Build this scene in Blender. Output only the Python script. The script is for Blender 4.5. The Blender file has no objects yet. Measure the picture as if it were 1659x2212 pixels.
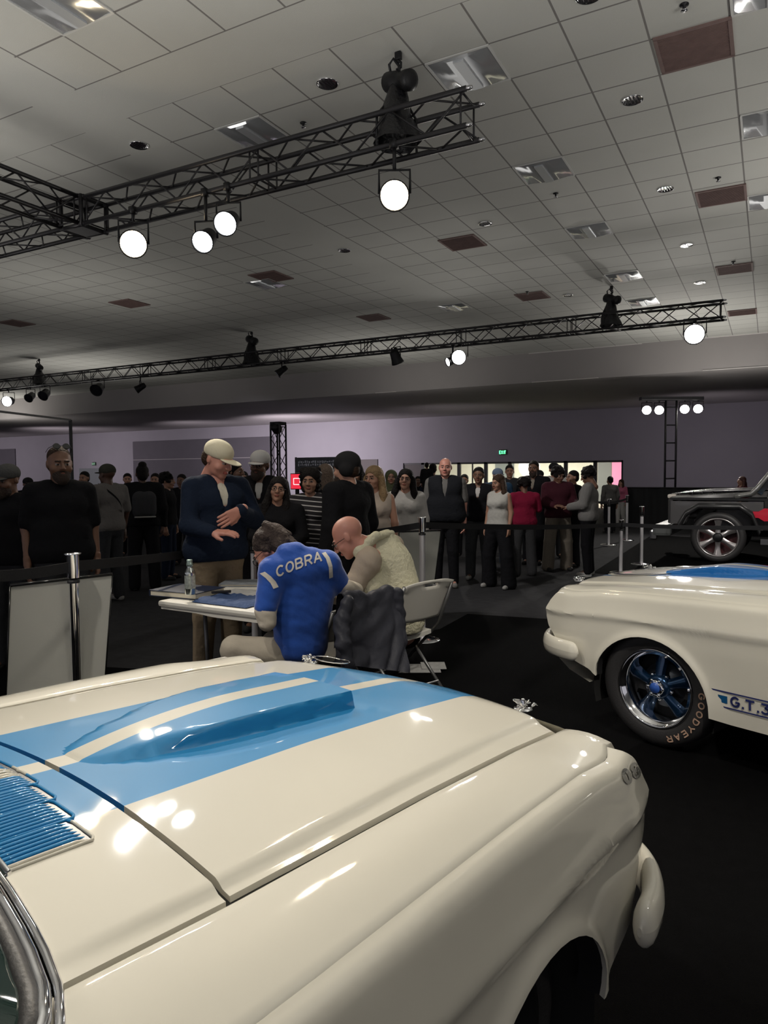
import bpy, bmesh, math, random
import numpy as np
from mathutils import Vector, Matrix
from mathutils.bvhtree import BVHTree
random.seed(7)
SC = bpy.context.scene
COL = SC.collection
# ---------------------------------------------------------------- camera
EYE = Vector((0, 0, 1.6))
FPX, CXP, CYP = 1534.0, 829.5, 1106.0
def _axes():
    a = np.array([1665-CXP, -(1017-CYP), -FPX]); a /= np.linalg.norm(a)
    b = np.array([-1950-CXP, -(1040-CYP), -FPX]); b /= np.linalg.norm(b)
    x = -b; x -= x.dot(a)*a; x /= np.linalg.norm(x)
    return np.stack([x, a, np.cross(x, a)])
RW = _axes()
cam = bpy.data.cameras.new('camera'); cam.sensor_fit = 'VERTICAL'; cam.sensor_height = 36.0
cam.lens = FPX/2212*36.0; cam.clip_start = .05; cam.clip_end = 200
camo = bpy.data.objects.new('camera', cam); COL.objects.link(camo)
m4 = Matrix([list(RW[i])+[EYE[i]] for i in range(3)]+[[0, 0, 0, 1]]); camo.matrix_world = m4
SC.camera = camo
def ray(px, py): return Vector(RW @ np.array([px-CXP, -(py-CYP), -FPX]))
def PD(px, py, d): return EYE+ray(px, py)*(d/FPX)          # place seen at a pixel, d metres deep
def PZ(px, py, z):
    r = ray(px, py); return EYE+r*((z-1.6)/r.z)
def PY(px, py, Y):
    r = ray(px, py); return EYE+r*(Y/r.y)
# ---------------------------------------------------------------- view, world
SC.view_settings.view_transform = 'Standard'; SC.view_settings.look = 'None'
SC.view_settings.exposure = 0.0; SC.view_settings.gamma = 1.0; SC.view_settings.use_curve_mapping = False
SC.cycles.max_bounces = 6; SC.cycles.diffuse_bounces = 3; SC.cycles.glossy_bounces = 4
SC.cycles.transmission_bounces = 6; SC.cycles.sample_clamp_indirect = 6.0
W = bpy.data.worlds.new('hall_ambience'); SC.world = W; W.use_nodes = True
W.node_tree.nodes['Background'].inputs[0].default_value = (0.95, 0.93, 1.0, 1)
W.node_tree.nodes['Background'].inputs[1].default_value = 0.45
UPK = 1.0
def light(kind, loc, energy, color=(1, 1, 1), target=None, size=.1, angle=60, blend=.6, sx=None, sy=None, name='stage_or_added_spot'):
    l = bpy.data.lights.new(name, kind); l.energy = energy; l.color = color
    if kind == 'SPOT': l.spot_size = math.radians(angle); l.spot_blend = blend; l.shadow_soft_size = size
    elif kind == 'POINT': l.shadow_soft_size = size
    elif kind == 'AREA': l.shape = 'RECTANGLE'; l.size = sx; l.size_y = sy
    o = bpy.data.objects.new(name, l); COL.objects.link(o); o.location = loc
    if target is not None: o.rotation_euler = (Vector(target)-Vector(loc)).to_track_quat('-Z', 'Y').to_euler()
    return o
KEY = (1.0, .93, .82)
# show lighting: spots at the truss lamps, plus added overhead ones with no fixture
light('SPOT', (-2.9, 5.1, 4.05), 330, (1, .88, .70), (-1.0, 1.8, .9), .05, 60)
light('SPOT', (-6.1, 5.2, 4.05), 420, (1, .88, .70), (-1.6, 1.8, .9), .05, 50)
light('SPOT', (-5.0, 5.2, 4.0), 260, (1, .98, .95), (-1.5, 1.8, .9), .05, 50)
light('SPOT', (-2.0, .6, 4.9), 230, KEY, (-1.35, 1.7, .9), .10, 62)          # added spot above the near hood, no fixture
light('SPOT', (1.3, .9, 4.9), 560, KEY, (-.1, 4.35, .6), .10, 44, .4)        # added spot on the far striped car's side, no fixture
light('SPOT', (-3.2, .8, 4.9), 230, KEY, (-2.7, 3.9, .9), .10, 46, .5)       # added spot on the signing table, no fixture
light('SPOT', (-5.6, .8, 4.6), 190, KEY, (-3.7, 2.7, .8), .10, 30, .5)  # added spot on the left sign board, no fixture
light('SPOT', (4.2, 1.8, 4.7), 110, KEY, (-.4, 1.6, .6), .10, 50, .6)       # added fill spot right of the near car, no fixture
light('SPOT', (-4.6, 6.0, 4.25), 420, (1, .95, .9), (-4.0, 9.5, 1.1), .08, 75)  # added spot lifting the crowd, no fixture of its own
light('SPOT', (-1.3, 14.0, 4.0), 420, (1, .95, .88), (0, 10.5, .8), .06, 60)
light('SPOT', (1.5, 9.0, 4.6), 620, (1, .95, .88), (-.2, 12.6, .8), .08, 50)  # added spot brightening the off-road car, no fixture
light('SPOT', (-6.1, 14.0, 4.0), 260, (1, .95, .88), (-3.5, 9, .8), .06, 60)
# added upward spots in mid-air, without fixtures, brightening the ceiling
for x_, y_, e_ in ((2.5, 3.5, 540), (-2.5, 2.0, 270), (-7.5, 3., 220), (1.5, 10., 230), (-5., 11.5, 60), (-12., 9., 120), (-1., 19.5, 260), (-10., 18.5, 150), (-20., 16., 220), (-32., 20., 400)):
    light('SPOT', (x_, y_, 2.3 if y_ > 4 else 2.9), e_*UPK, (1, .96, .90), (x_, y_+.01, 9), 1.0, 165, .8, name='added_ceiling_spot')
for x_, y_, e_ in ((-2., 26., 160), (-12., 25., 120), (-20.5, 25.5, 1600), (-27., 26., 420), (-37., 25., 620), (-48., 24., 650)):  # added spots behind the crowd, no fixtures, brightening the far wall
    light('SPOT', (x_, y_, 1.9), e_*UPK, (1, .90, 1.), (x_, 33., 3.0), .6, 125, 1., name='added_wall_spot')
# ---------------------------------------------------------------- materials
MATS = {}
def mat(name, col, rough=.5, metal=0., coat=0., emit=None, estr=0., bump=0., bscale=40., var=0., vscale=6., trans=0., spec=None, coatr=.03, sheen=0.):
    if name in MATS: return MATS[name]
    m = bpy.data.materials.new(name); m.use_nodes = True; nt = m.node_tree; b = nt.nodes['Principled BSDF']
    b.inputs['Base Color'].default_value = (*col, 1); b.inputs['Roughness'].default_value = rough
    b.inputs['Metallic'].default_value = metal; b.inputs['Coat Weight'].default_value = coat; b.inputs['Coat Roughness'].default_value = coatr
    b.inputs['Transmission Weight'].default_value = trans; b.inputs['Sheen Weight'].default_value = sheen
    if spec is not None: b.inputs['Specular IOR Level'].default_value = spec
    if emit is not None: b.inputs['Emission Color'].default_value = (*emit, 1); b.inputs['Emission Strength'].default_value = estr
    tc = nt.nodes.new('ShaderNodeTexCoord')
    if var > 0:
        n = nt.nodes.new('ShaderNodeTexNoise'); n.inputs['Scale'].default_value = vscale; n.inputs['Detail'].default_value = 5
        nt.links.new(tc.outputs['Object'], n.inputs['Vector'])
        mx = nt.nodes.new('ShaderNodeMix'); mx.data_type = 'RGBA'
        mx.inputs[6].default_value = (*[c*(1-var) for c in col], 1); mx.inputs[7].default_value = (*[min(1, c*(1+var)) for c in col], 1)
        nt.links.new(n.outputs['Fac'], mx.inputs[0]); nt.links.new(mx.outputs[2], b.inputs['Base Color'])
    if bump > 0:
        n = nt.nodes.new('ShaderNodeTexNoise'); n.inputs['Scale'].default_value = bscale; n.inputs['Detail'].default_value = 4
        nt.links.new(tc.outputs['Object'], n.inputs['Vector'])
        bp = nt.nodes.new('ShaderNodeBump'); bp.inputs['Strength'].default_value = bump; bp.inputs['Distance'].default_value = .02
        nt.links.new(n.outputs['Fac'], bp.inputs['Height']); nt.links.new(bp.outputs['Normal'], b.inputs['Normal'])
    MATS[name] = m; return m
def mnode(nt, op, a, b=None, c=None):
    n = nt.nodes.new('ShaderNodeMath'); n.operation = op
    for i, v in enumerate((a, b, c)):
        if v is None: continue
        if isinstance(v, (int, float)): n.inputs[i].default_value = v
        else: nt.links.new(v, n.inputs[i])
    return n.outputs[0]
def cmix(nt, fac, c1, c2):
    mx = nt.nodes.new('ShaderNodeMix'); mx.data_type = 'RGBA'
    for sock, v in ((0, fac), (6, c1), (7, c2)):
        if isinstance(v, tuple): mx.inputs[sock].default_value = (*v, 1)
        elif isinstance(v, (int, float)): mx.inputs[sock].default_value = v
        else: nt.links.new(v, mx.inputs[sock])
    return mx.outputs[2]
def xyz(nt):
    tc = nt.nodes.new('ShaderNodeTexCoord'); s = nt.nodes.new('ShaderNodeSeparateXYZ'); nt.links.new(tc.outputs['Object'], s.inputs[0])
    return s.outputs, tc
# ---------------------------------------------------------------- mesh helpers
def setp(o, label=None, cat=None, group=None, kind=None):
    if label: o['label'] = label
    if cat: o['category'] = cat
    if group: o['group'] = group
    if kind: o['kind'] = kind
    return o
def empty(name, loc=(0, 0, 0), rz=0., label=None, cat=None, group=None):
    o = bpy.data.objects.new(name, None); COL.objects.link(o); o.location = loc; o.rotation_euler = (0, 0, rz); o.empty_display_size = .1
    return setp(o, label, cat, group)
def newobj(name, verts, faces, m, parent=None, smooth=True, mi=None):
    me = bpy.data.meshes.new(name)
    me.from_pydata([tuple(map(float, v)) for v in verts], [], [tuple(map(int, f)) for f in faces])
    for x in (m if isinstance(m, (list, tuple)) else [m]): me.materials.append(x)
    if smooth: me.polygons.foreach_set('use_smooth', [True]*len(me.polygons))
    if mi is not None: me.polygons.foreach_set('material_index', [int(i) for i in mi])
    me.update()
    o = bpy.data.objects.new(name, me); COL.objects.link(o)
    if parent is not None: o.parent = parent
    return o
class MB:
    def __init__(s): s.v = []; s.f = []; s.mi = []
    def add(s, v, f, mi=0):
        n = len(s.v); s.v += [tuple(x) for x in v]; s.f += [tuple(i+n for i in q) for q in f]; s.mi += [mi]*len(f); return s
    def box(s, c, d, M=None, mi=0, bev=0.):
        x, y, z = [k/2 for k in d]
        if bev <= 0:
            v = [Vector((sx*x, sy*y, sz*z)) for sz in (-1, 1) for sy in (-1, 1) for sx in (-1, 1)]
            f = [(0, 2, 3, 1), (4, 5, 7, 6), (0, 1, 5, 4), (2, 6, 7, 3), (0, 4, 6, 2), (1, 3, 7, 5)]
        else:
            b = min(bev, x*.95, y*.95, z*.95); v = []; f = []
            bm = bmesh.new(); bmesh.ops.create_cube(bm, size=1)
            for q in bm.verts: q.co = Vector((q.co.x*2*x, q.co.y*2*y, q.co.z*2*z))
            bmesh.ops.bevel(bm, geom=bm.edges[:]+bm.verts[:], offset=b, segments=2, affect='EDGES', profile=.6)
            bm.verts.ensure_lookup_table(); bm.verts.index_update()
            v = [q.co.copy() for q in bm.verts]; f = [tuple(q.index for q in p.verts) for p in bm.faces]; bm.free()
        M = M or Matrix.Identity(3)
        c = Vector(c)
        return s.add([M @ p + c if len(M) == 3 else M @ (p+c) for p in v], f, mi)
    def tube(s, pts, r, n=8, mi=0, cap=True):
        pts = [Vector(p) for p in pts]; rr = r if isinstance(r, (list, tuple)) else [r]*len(pts); rings = []; up = None
        for i, p in enumerate(pts):
            t = (pts[min(i+1, len(pts)-1)]-pts[max(i-1, 0)]).normalized()
            if up is None: up = t.orthogonal().normalized()
            else: up = (up-t*up.dot(t)); up = up.normalized() if up.length > 1e-6 else t.orthogonal().normalized()
            w = t.cross(up)
            rings.append([p+(up*math.cos(a)+w*math.sin(a))*rr[i] for a in [2*math.pi*k/n for k in range(n)]])
        v = [q for g in rings for q in g]; f = []
        for i in range(len(pts)-1):
            for k in range(n):
                a = i*n+k; b = i*n+(k+1) % n; f.append((a, b, b+n, a+n))
        if cap: f.append(tuple(reversed(range(n)))); f.append(tuple((len(pts)-1)*n+k for k in range(n)))
        return s.add(v, f, mi)
    def lathe(s, prof, c=(0, 0, 0), M=None, n=24, mi=0):      # prof: (r, z)
        v = []; f = []; M = M or Matrix.Identity(3); c = Vector(c)
        for r, z in prof:
            for k in range(n):
                a = 2*math.pi*k/n; v.append(M @ Vector((r*math.cos(a), r*math.sin(a), z))+c)
        for i in range(len(prof)-1):
            for k in range(n):
                a = i*n+k; b = i*n+(k+1) % n; f.append((a, b, b+n, a+n))
        if prof[0][0] > 1e-5 and False: pass
        return s.add(v, f, mi)
    def disc(s, c, r, M=None, n=24, mi=0, z=0.):
        M = M or Matrix.Identity(3); c = Vector(c)
        return s.add([M @ Vector((r*math.cos(2*math.pi*k/n), r*math.sin(2*math.pi*k/n), z))+c for k in range(n)], [tuple(range(n))], mi)
    def grid(s, P, mi=0, flip=False):
        P = np.asarray(P, float); n, m = P.shape[:2]; f = []
        for i in range(n-1):
            for j in range(m-1):
                a = i*m+j; q = (a, a+1, a+m+1, a+m); f.append(q[::-1] if flip else q)
        return s.add(P.reshape(-1, 3).tolist(), f, mi)
    def build(s, name, m, parent=None, smooth=False): return newobj(name, s.v, s.f, m, parent, smooth, s.mi)
def basis(z, up=Vector((0, 0, 1))):
    z = Vector(z).normalized(); x = Vector(up).cross(z)
    if x.length < 1e-4: x = Vector((1, 0, 0))
    x.normalize(); y = z.cross(x); return Matrix((x, y, z)).transposed()
def auto(o, ang=35):
    me = o.data; me.polygons.foreach_set('use_smooth', [True]*len(me.polygons))
    bm = bmesh.new(); bm.from_mesh(me); bmesh.ops.remove_doubles(bm, verts=bm.verts, dist=1e-5)
    for e in bm.edges:
        if len(e.link_faces) == 2 and e.calc_face_angle(0) > math.radians(ang): e.smooth = False
    bm.to_mesh(me); bm.free(); return o
# ---------------------------------------------------------------- stroke lettering
def arc(cx, cy, rx, ry, a0, a1, n=8): return [(cx+rx*math.cos(math.radians(a0+(a1-a0)*i/n)), cy+ry*math.sin(math.radians(a0+(a1-a0)*i/n))) for i in range(n+1)]
GLY = {
 'C': [arc(.45, .5, .38, .42, 45, 315, 14)], 'O': [arc(.45, .5, .38, .42, 0, 360, 20)],
 'G': [arc(.45, .5, .38, .42, 45, 340, 14)+[(.82, .46), (.5, .46)]],
 'B': [[(.1, .08), (.1, .92), (.5, .92)]+arc(.5, .72, .25, .2, 90, -90, 6)+[(.1, .52)], [(.5, .52)]+arc(.52, .3, .28, .22, 90, -90, 6)+[(.1, .08)]],
 'R': [[(.1, .08), (.1, .92), (.5, .92)]+arc(.5, .7, .27, .22, 90, -90, 6)+[(.1, .48)], [(.45, .48), (.78, .08)]],
 'A': [[(.05, .08), (.42, .92), (.8, .08)], [(.2, .36), (.65, .36)]],
 'D': [[(.1, .08), (.1, .92), (.4, .92)]+arc(.4, .5, .4, .42, 90, -90, 8)+[(.1, .08)]],
 'Y': [[(.05, .92), (.42, .5), (.8, .92)], [(.42, .5), (.42, .08)]], 'E': [[(.75, .92), (.1, .92), (.1, .08), (.75, .08)], [(.1, .5), (.65, .5)]],
 'X': [[(.08, .92), (.78, .08)], [(.78, .92), (.08, .08)]], 'I': [[(.4, .08), (.4, .92)]], 'T': [[(.05, .92), (.8, .92)], [(.42, .92), (.42, .08)]],
 '.': [[(.1, .04), (.1, .17)]], '3': [[(.1, .92), (.72, .92), (.42, .56)]+arc(.4, .32, .34, .25, 80, -150, 8)],
 '5': [[(.75, .92), (.18, .92), (.14, .55)]+arc(.4, .34, .36, .27, 120, -150, 9)], '0': [arc(.42, .5, .3, .42, 0, 360, 18)],
 '8': [arc(.42, .72, .26, .2, 0, 360, 12), arc(.42, .3, .3, .22, 0, 360, 12)], 'S': [arc(.42, .7, .3, .22, 30, 270, 9)+arc(.42, .28, .32, .22, 90, -150, 9)],
 'H': [[(.1, .08), (.1, .92)], [(.75, .08), (.75, .92)], [(.1, .5), (.75, .5)]]}
def letters(text, h, w=.9, stroke=.14, adv=.98, seg=.12):
    quads = []; x0 = 0.
    for ch in text:
        for line in GLY.get(ch, []):
            pts = [Vector((x0+p[0]*w*h, p[1]*h)) for p in line]
            for i in range(len(pts)-1):
                a, b = pts[i], pts[i+1]; d = b-a
                if d.length < 1e-6: continue
                L = d.length; t = d/L; nrm = Vector((-t.y, t.x))*(stroke*h/2); e = t*(stroke*h*.22)
                k = max(1, int(L/(seg*h)+.5))
                for j in range(k):
                    p = a+d*(j/k)-(e if j == 0 else e*0); q = a+d*((j+1)/k)+(e if j == k-1 else e*0)
                    quads.append([p-nrm, q-nrm, q+nrm, p+nrm])
        x0 += adv*w*h*(.32 if ch == '.' else .55 if ch in ' I' else 1.)
    return quads, x0
def text_obj(name, text, h, fn, m, parent=None, **kw):
    q, wd = letters(text, h, **kw); mb = MB()
    for c in q: mb.add([fn(p.x-wd/2, p.y-h/2) for p in c], [(0, 1, 2, 3)])
    return mb.build(name, m, parent, False)
# ================================================================ the hall
HC = 5.25; WY = 32.; SF = 21.5; SZ = 4.35; XL, XR, YB = -62., 14., -9.
def ceiling_mat():
    m = bpy.data.materials.new('ceiling_tiles'); m.use_nodes = True; nt = m.node_tree; b = nt.nodes['Principled BSDF']
    b.inputs['Roughness'].default_value = .85
    s, tc = xyz(nt)
    def near(v, off, per, w):
        a = mnode(nt, 'SUBTRACT', v, off-per*200); a = mnode(nt, 'MODULO', a, per); a = mnode(nt, 'SUBTRACT', a, per/2)
        a = mnode(nt, 'ABSOLUTE', a); return mnode(nt, 'GREATER_THAN', a, per/2-w)
    gx = near(s[0], -.975, .6096, .009); gy = near(s[1], 5.94, .6125, .009)
    def inband(v, a, c): return mnode(nt, 'MULTIPLY', mnode(nt, 'GREATER_THAN', v, a), mnode(nt, 'LESS_THAN', v, c))
    bx = inband(s[0], -6.50, -5.88); by = inband(s[1], 4.72, 5.33)
    band = mnode(nt, 'MAXIMUM', bx, by); tile = mnode(nt, 'SUBTRACT', 1., band)
    ln = mnode(nt, 'MULTIPLY', mnode(nt, 'MAXIMUM', gx, gy), tile)
    n = nt.nodes.new('ShaderNodeTexNoise'); n.inputs['Scale'].default_value = 1.3; n.inputs['Detail'].default_value = 6; nt.links.new(tc.outputs['Object'], n.inputs[0])
    base = cmix(nt, n.outputs[0], (.52, .52, .485), (.60, .60, .565))
    n2 = nt.nodes.new('ShaderNodeTexNoise'); n2.inputs['Scale'].default_value = 160; nt.links.new(tc.outputs['Object'], n2.inputs[0])
    bp = nt.nodes.new('ShaderNodeBump'); bp.inputs['Strength'].default_value = .25; bp.inputs['Distance'].default_value = .01
    nt.links.new(n2.outputs[0], bp.inputs['Height']); nt.links.new(bp.outputs[0], b.inputs['Normal'])
    nt.links.new(cmix(nt, ln, base, (.21, .20, .19)), b.inputs['Base Color']); return m
M_CEIL = ceiling_mat()
M_SOF = mat('soffit_plaster', (.40, .375, .37), .8, var=.08, vscale=.8, bump=.1, bscale=60)
M_WALL = mat('lilac_wall', (.37, .35, .38), .85, var=.07, vscale=.9, bump=.1, bscale=80)
M_PANEL = mat('grey_wall_panel', (.13, .12, .135), .8, var=.1, vscale=1.5)
M_FLOOR = mat('grey_carpet', (.034, .034, .037), .95, spec=.15, var=.35, vscale=9, bump=.6, bscale=300)
M_BLACKC = mat('black_carpet', (.003, .003, .0034), 1., bump=.6, bscale=350, var=.3, vscale=14, spec=.04)
M_BLK = mat('black_metal', (.012, .012, .014), .45, .3, bump=.1, bscale=90)
M_BLKM = mat('matte_black', (.009, .009, .011), .75)
M_CHROME = mat('chrome', (.82, .82, .84), .06, 1.)
M_STEEL = mat('brushed_steel', (.5, .5, .52), .25, 1.)
def slab(name, x0, x1, y0, y1, z0, z1, m, parent=None, kind='structure'):
    o = MB().box(((x0+x1)/2, (y0+y1)/2, (z0+z1)/2), (x1-x0, y1-y0, z1-z0)).build(name, m, parent)
    if parent is None: o['kind'] = kind
    return o
slab('floor', XL, XR, YB, 44, -.2, 0, M_FLOOR)
slab('ceiling', XL, XR, YB, SF+.1, HC, HC+.2, M_CEIL)
slab('trim_1', XL, XR, SF, SF+.25, SZ, HC+.05, M_SOF)               # drop fascia
slab('trim_2', XL, XR, SF+.25, WY+.1, SZ, SZ+.2, M_SOF)             # lowered perimeter soffit
MT = mat('pale_edge_trim', (.75, .72, .70), .35)
for k, (a, b, z) in enumerate([(-6.5, -4.5, SZ), (-1.7, .6, SZ), (-6.6, -3.3, HC-.02), (-1.8, .6, HC-.02), (-12, -11.2, SZ)]):
    slab('trim_%d' % (3+k), a, b, SF-.02, SF, z, z+.02, MT)
slab('wall_left', XL-.2, XL, YB, WY, 0, HC, M_WALL); slab('wall_right', XR, XR+.2, YB, 44, 0, HC, M_WALL)
D0, D1, DZ = -16.3, -5.62, 2.1                                       # glazed entrance in the far wall
for n, a, b, z0, z1 in (('wall_back', XL, D0, 0, SZ), ('wall_back', D1, XR, 0, SZ), ('wall_back', D0, D1, DZ, SZ)):
    slab(n, a, b, WY, WY+.25, z0, z1, M_WALL)
slab('trim_8', -35.4, -24.35, WY-.06, WY, .0, 3.68, M_PANEL); slab('trim_9', -35.4, -24.35, WY-.075, WY-.06, 2.52, 2.56, M_SOF)
slab('trim_10', XL, -47.2, WY-.06, WY, 0, 3.5, M_PANEL)
slab('door_1', -18.75, -17.75, WY-.05, WY, 0, 2.32, mat('brown_door', (.10, .085, .08), .6))
d = slab('door_2', -40.5, -38.3, WY-.05, WY, 0, 2.05, mat('grey_door', (.20, .22, .22), .5))
# lobby beyond the entrance
M_CREAM = mat('lobby_cream', (.80, .78, .70), .8, var=.05); M_TILE = mat('lobby_floor_tile', (.55, .50, .40), .4)
slab('wall_lobby', D0-2, D1+2, 39, 39.2, 0, 3, M_CREAM); slab('wall_lobby', D0-2.2, D0-2, WY+.2, 39.2, 0, 3, M_CREAM); slab('wall_lobby', D1+2, D1+2.2, WY+.2, 39.2, 0, 3, M_CREAM)
slab('ceiling', D0-2, D1+2, WY+.25, 39.2, 2.9, 3.0, M_CREAM); slab('floor', D0-2, D1+2, WY, 39.2, 0.001, .012, M_TILE)
slab('trim_11', PY(1322, 1030, 38.9).x, PY(1343, 1030, 38.9).x, 38.9, 38.99, 0, 2.3, mat('pink_lobby_panel', (.75, .25, .42), .6, emit=(.9, .3, .5), estr=.35))
slab('door_3', PY(1291, 1030, 38.9).x, PY(1320, 1030, 38.9).x, 38.92, 38.99, 0, 2.1, mat('grey_door', (.2, .22, .22)))
slab('door_4', -13.9, -12.8, 38.92, 38.99, 0, 2.1, mat('grey_door', (.2, .22, .22)))
light('AREA', (-11, 35.5, 2.85), 520, (1, .96, .88), (-11, 35.5, 0), sx=9, sy=4, name='lobby_ceiling_light')
MF = mat('dark_door_frame', (.03, .028, .028), .5); MG = mat('door_glass', (.9, .95, .92), .02, trans=1.)
xs = [870, 912, 990, 1048, 1100, 1221, 1285, 1345]
def bx(px): return PY(px, 1000, WY).x
fr = empty('entrance_frame', ((D0+D1)/2, WY, 0)); fr['kind'] = 'structure'; fr.name = 'door_5'
def rel(o, p): o.parent = p; o.matrix_parent_inverse = Matrix.Translation(-p.location); return o
for i, x in enumerate(xs):
    X = bx(x); w = .12 if i in (0, 7) else .16
    rel(MB().box((X, WY+.12, DZ/2), (w, .14, DZ)).build('frame', MF), fr)
rel(MB().box(((D0+D1)/2, WY+.12, DZ-.04), (D1-D0, .14, .09)).build('frame', MF), fr)
slab('door_6', bx(870), bx(912), WY+.08, WY+.16, 0, DZ-.05, mat('brown_door', (.1, .085, .08)))
k = 1
for i in range(1, 6):
    a, b = bx(xs[i]), bx(xs[i+1])
    o = slab('window_%d' % k, a, b, WY+.13, WY+.14, 0.05, DZ-.06, MG); k += 1
    if i in (1, 2, 4): slab('trim_%d' % (11+k), (a+b)/2-.03, (a+b)/2+.03, WY+.1, WY+.16, 0.05, DZ-.06, MF)
# black carpet laid under the display cars
def patch(name, pts, z, m, label):
    n = len(pts); v = [(x, y, z) for x, y in pts]+[(x, y, .0005) for x, y in pts]
    f = [tuple(range(n))]+[(i, i+n, (i+1) % n+n, (i+1) % n) for i in range(n)]
    o = newobj(name, v, f, m, None, False); return setp(o, label, 'carpet')
patch('carpet_mat', [(-7.5, -4), (9, -4), (9, 7.75), (-1.97, 7.59), (-2.98, 7.44), (-2.94, 6.58), (-4.2, 4.2), (-7.5, 3.2)], .006, M_BLACKC, 'black carpet square under the two white striped cars')
patch('carpet_mat', [(-2.45, 11.4), (9, 11.0), (9, 18.3), (-1.9, 18.64), (-2.6, 19.04)], .006, M_BLACKC, 'black carpet square under the black off-road car')
# ---- ceiling fittings
M_RET = mat('return_air_brown', (.19, .125, .115), .8, var=.25, vscale=9)
M_TROF = mat('troffer_reflector', (.62, .64, .66), .18, .65)
def vent(x, y, tag):
    t = empty('ceiling_vent', (x, y, HC), 0, 'brown square return-air grille '+tag, 'ceiling vent', 'brown return-air grilles in the ceiling')
    b = MB()
    for a, c, w, h in ((0, .29, .6, .03), (0, -.29, .6, .03), (.285, 0, .03, .56), (-.285, 0, .03, .56)): b.box((a, c, -.008), (w, h, .016))
    b.build('frame', M_RET, t)
    b = MB()
    for i in range(26): b.box((0, -.27+i*.0216, -.006), (.55, .006, .012))
    b.build('grille', M_RET, t); MB().box((0, 0, -.002), (.56, .56, .004)).build('backing', M_RET, t); return t
names_v = {(-.65, 6.84): 'nearest the top right corner of the photo, with a pale stain', (-.65, 10.62): 'second from the top along the right edge', (-.65, 14.5): 'third down along the right edge of the ceiling', (-.65, 18.5): 'lowest along the right edge, above the far truss end',
 (-4.37, 10.7): 'right of the right-hand warm lamp', (-8.2, 10.75): 'below the pair of white lamps, left of centre', (-12.07, 10.9): 'below the left warm lamp', (-15.96, 10.95): 'at the left edge above the far truss', (-4.41, 14.6): 'above the far truss, left of its right hoist', (-8.25, 14.72): 'faint, above the middle of the far truss'}
for (x, y), tg in names_v.items(): vent(x, y, tg)
def troffer(x, y, tag):
    t = empty('ceiling_light', (x, y, HC), 0, 'unlit square recessed troffer light '+tag, 'ceiling light', 'unlit recessed troffers')
    b = MB(); n = 9; P = []
    for i in range(n+1):
        u = -1+2*i/n; P.append([(u*.285, v*.285, -.004-(.028*(1-abs(u)**2)) if abs(v) < .95 else -.004) for v in (-1, -.94, 0, .94, 1)])
    b.grid(P); auto(b.build('reflector', M_TROF, t), 50)
    b = MB()
    for a, c, w, h in ((0, .295, .6, .02), (0, -.295, .6, .02), (.295, 0, .02, .57), (-.295, 0, .02, .57)): b.box((a, c, -.006), (w, h, .012))
    b.build('frame', mat('white_metal', (.6, .6, .58), .4), t)
    MB().box((0, 0, -.036), (.10, .5, .02)).build('lamp_cover', mat('troffer_cover', (.6, .62, .64), .3, .4), t)
for x, y, tg in [(-2.49, 6.24, 'right of the near chain hoist'), (-2.49, 8.69, 'right of the right-hand warm lamp'), (-2.49, 11.13, 'third in its row going down'), (-.05, 8.65, 'at the upper right edge of the photo'), (-4.95, 6.24, 'partly hidden behind the near truss'), (-4.93, 3.8, 'at the top left of the photo'),
     (-.05, 11.1, 'second down on the right edge'), (-2.49, 16.3, 'catching light behind the far truss'), (-.05, 6.24, 'in the top right corner'), (-2.49, 14.0, 'above the far truss hoist'), (-8.6, 11.1, 'faint, below the white lamp pair'), (-6.2, 14.7, 'faint, above the far truss middle')]: troffer(x, y, tg)
def downlight(x, y, tag):
    t = empty('downlight', (x, y, HC), 0, 'round unlit recessed downlight '+tag, 'downlight', 'round recessed downlights')
    MB().lathe([(.098, 0), (.105, -.01), (.098, -.014), (.088, -.008)], n=28).build('trim_ring', M_CHROME, t, True)
    MB().lathe([(.088, -.008), (.07, -.004), (.0, -.003)], n=28).build('reflector', M_STEEL, t, True)
    b = MB()
    for i in range(4): b.box((-.05+i*.033, 0, -.009), (.006, .15-.03*abs(i-1.5), .008))
    b.build('baffle', mat('dark_baffle', (.05, .04, .05), .3, .6), t)
for x, y, tg in [(-3.72, 5.78, 'just left of the near chain hoist'), (-6.22, 5.81, 'above the left warm lamp, in the plain band'), (-1.27, 7.49, 'below the big brown grille'), (-1.27, 10.0, 'left of the second brown grille'), (-3.75, 10.05, 'lower right of the right-hand warm lamp'),
     (-1.27, 12.6, 'third down in the right-hand row'), (-1.28, 15.2, 'lowest in the right-hand row'), (-1.3, 5.72, 'cut by the top edge of the photo'), (-6.2, 10.1, 'faint, below the white lamps'), (-3.75, 14.9, 'faint, left of the far right hoist')]: downlight(x, y, tg)
for x, y, tg in [(-.67, 6.2, 'above the big brown grille'), (-2.55, 9.45, 'below the second troffer'), (-.65, 9.95, 'above the second brown grille'), (-4.35, 6.29, 'above the near truss, left of its hoist'), (-.65, 14.0, 'above the third brown grille'), (-4.4, 14.2, 'above the grille near the far truss')]:
    t = empty('sprinkler_head', (x, y, HC), 0, 'small dark ceiling sprinkler '+tg, 'sprinkler')
    MB().lathe([(0, 0), (.035, 0), (.035, -.008), (.012, -.012), (.012, -.04), (0, -.04)], n=12).build('body', M_BLK, t, True)
    MB().lathe([(0, -.04), (.025, -.045), (.025, -.05), (0, -.052)], n=12).build('deflector', M_STEEL, t, True)
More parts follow.
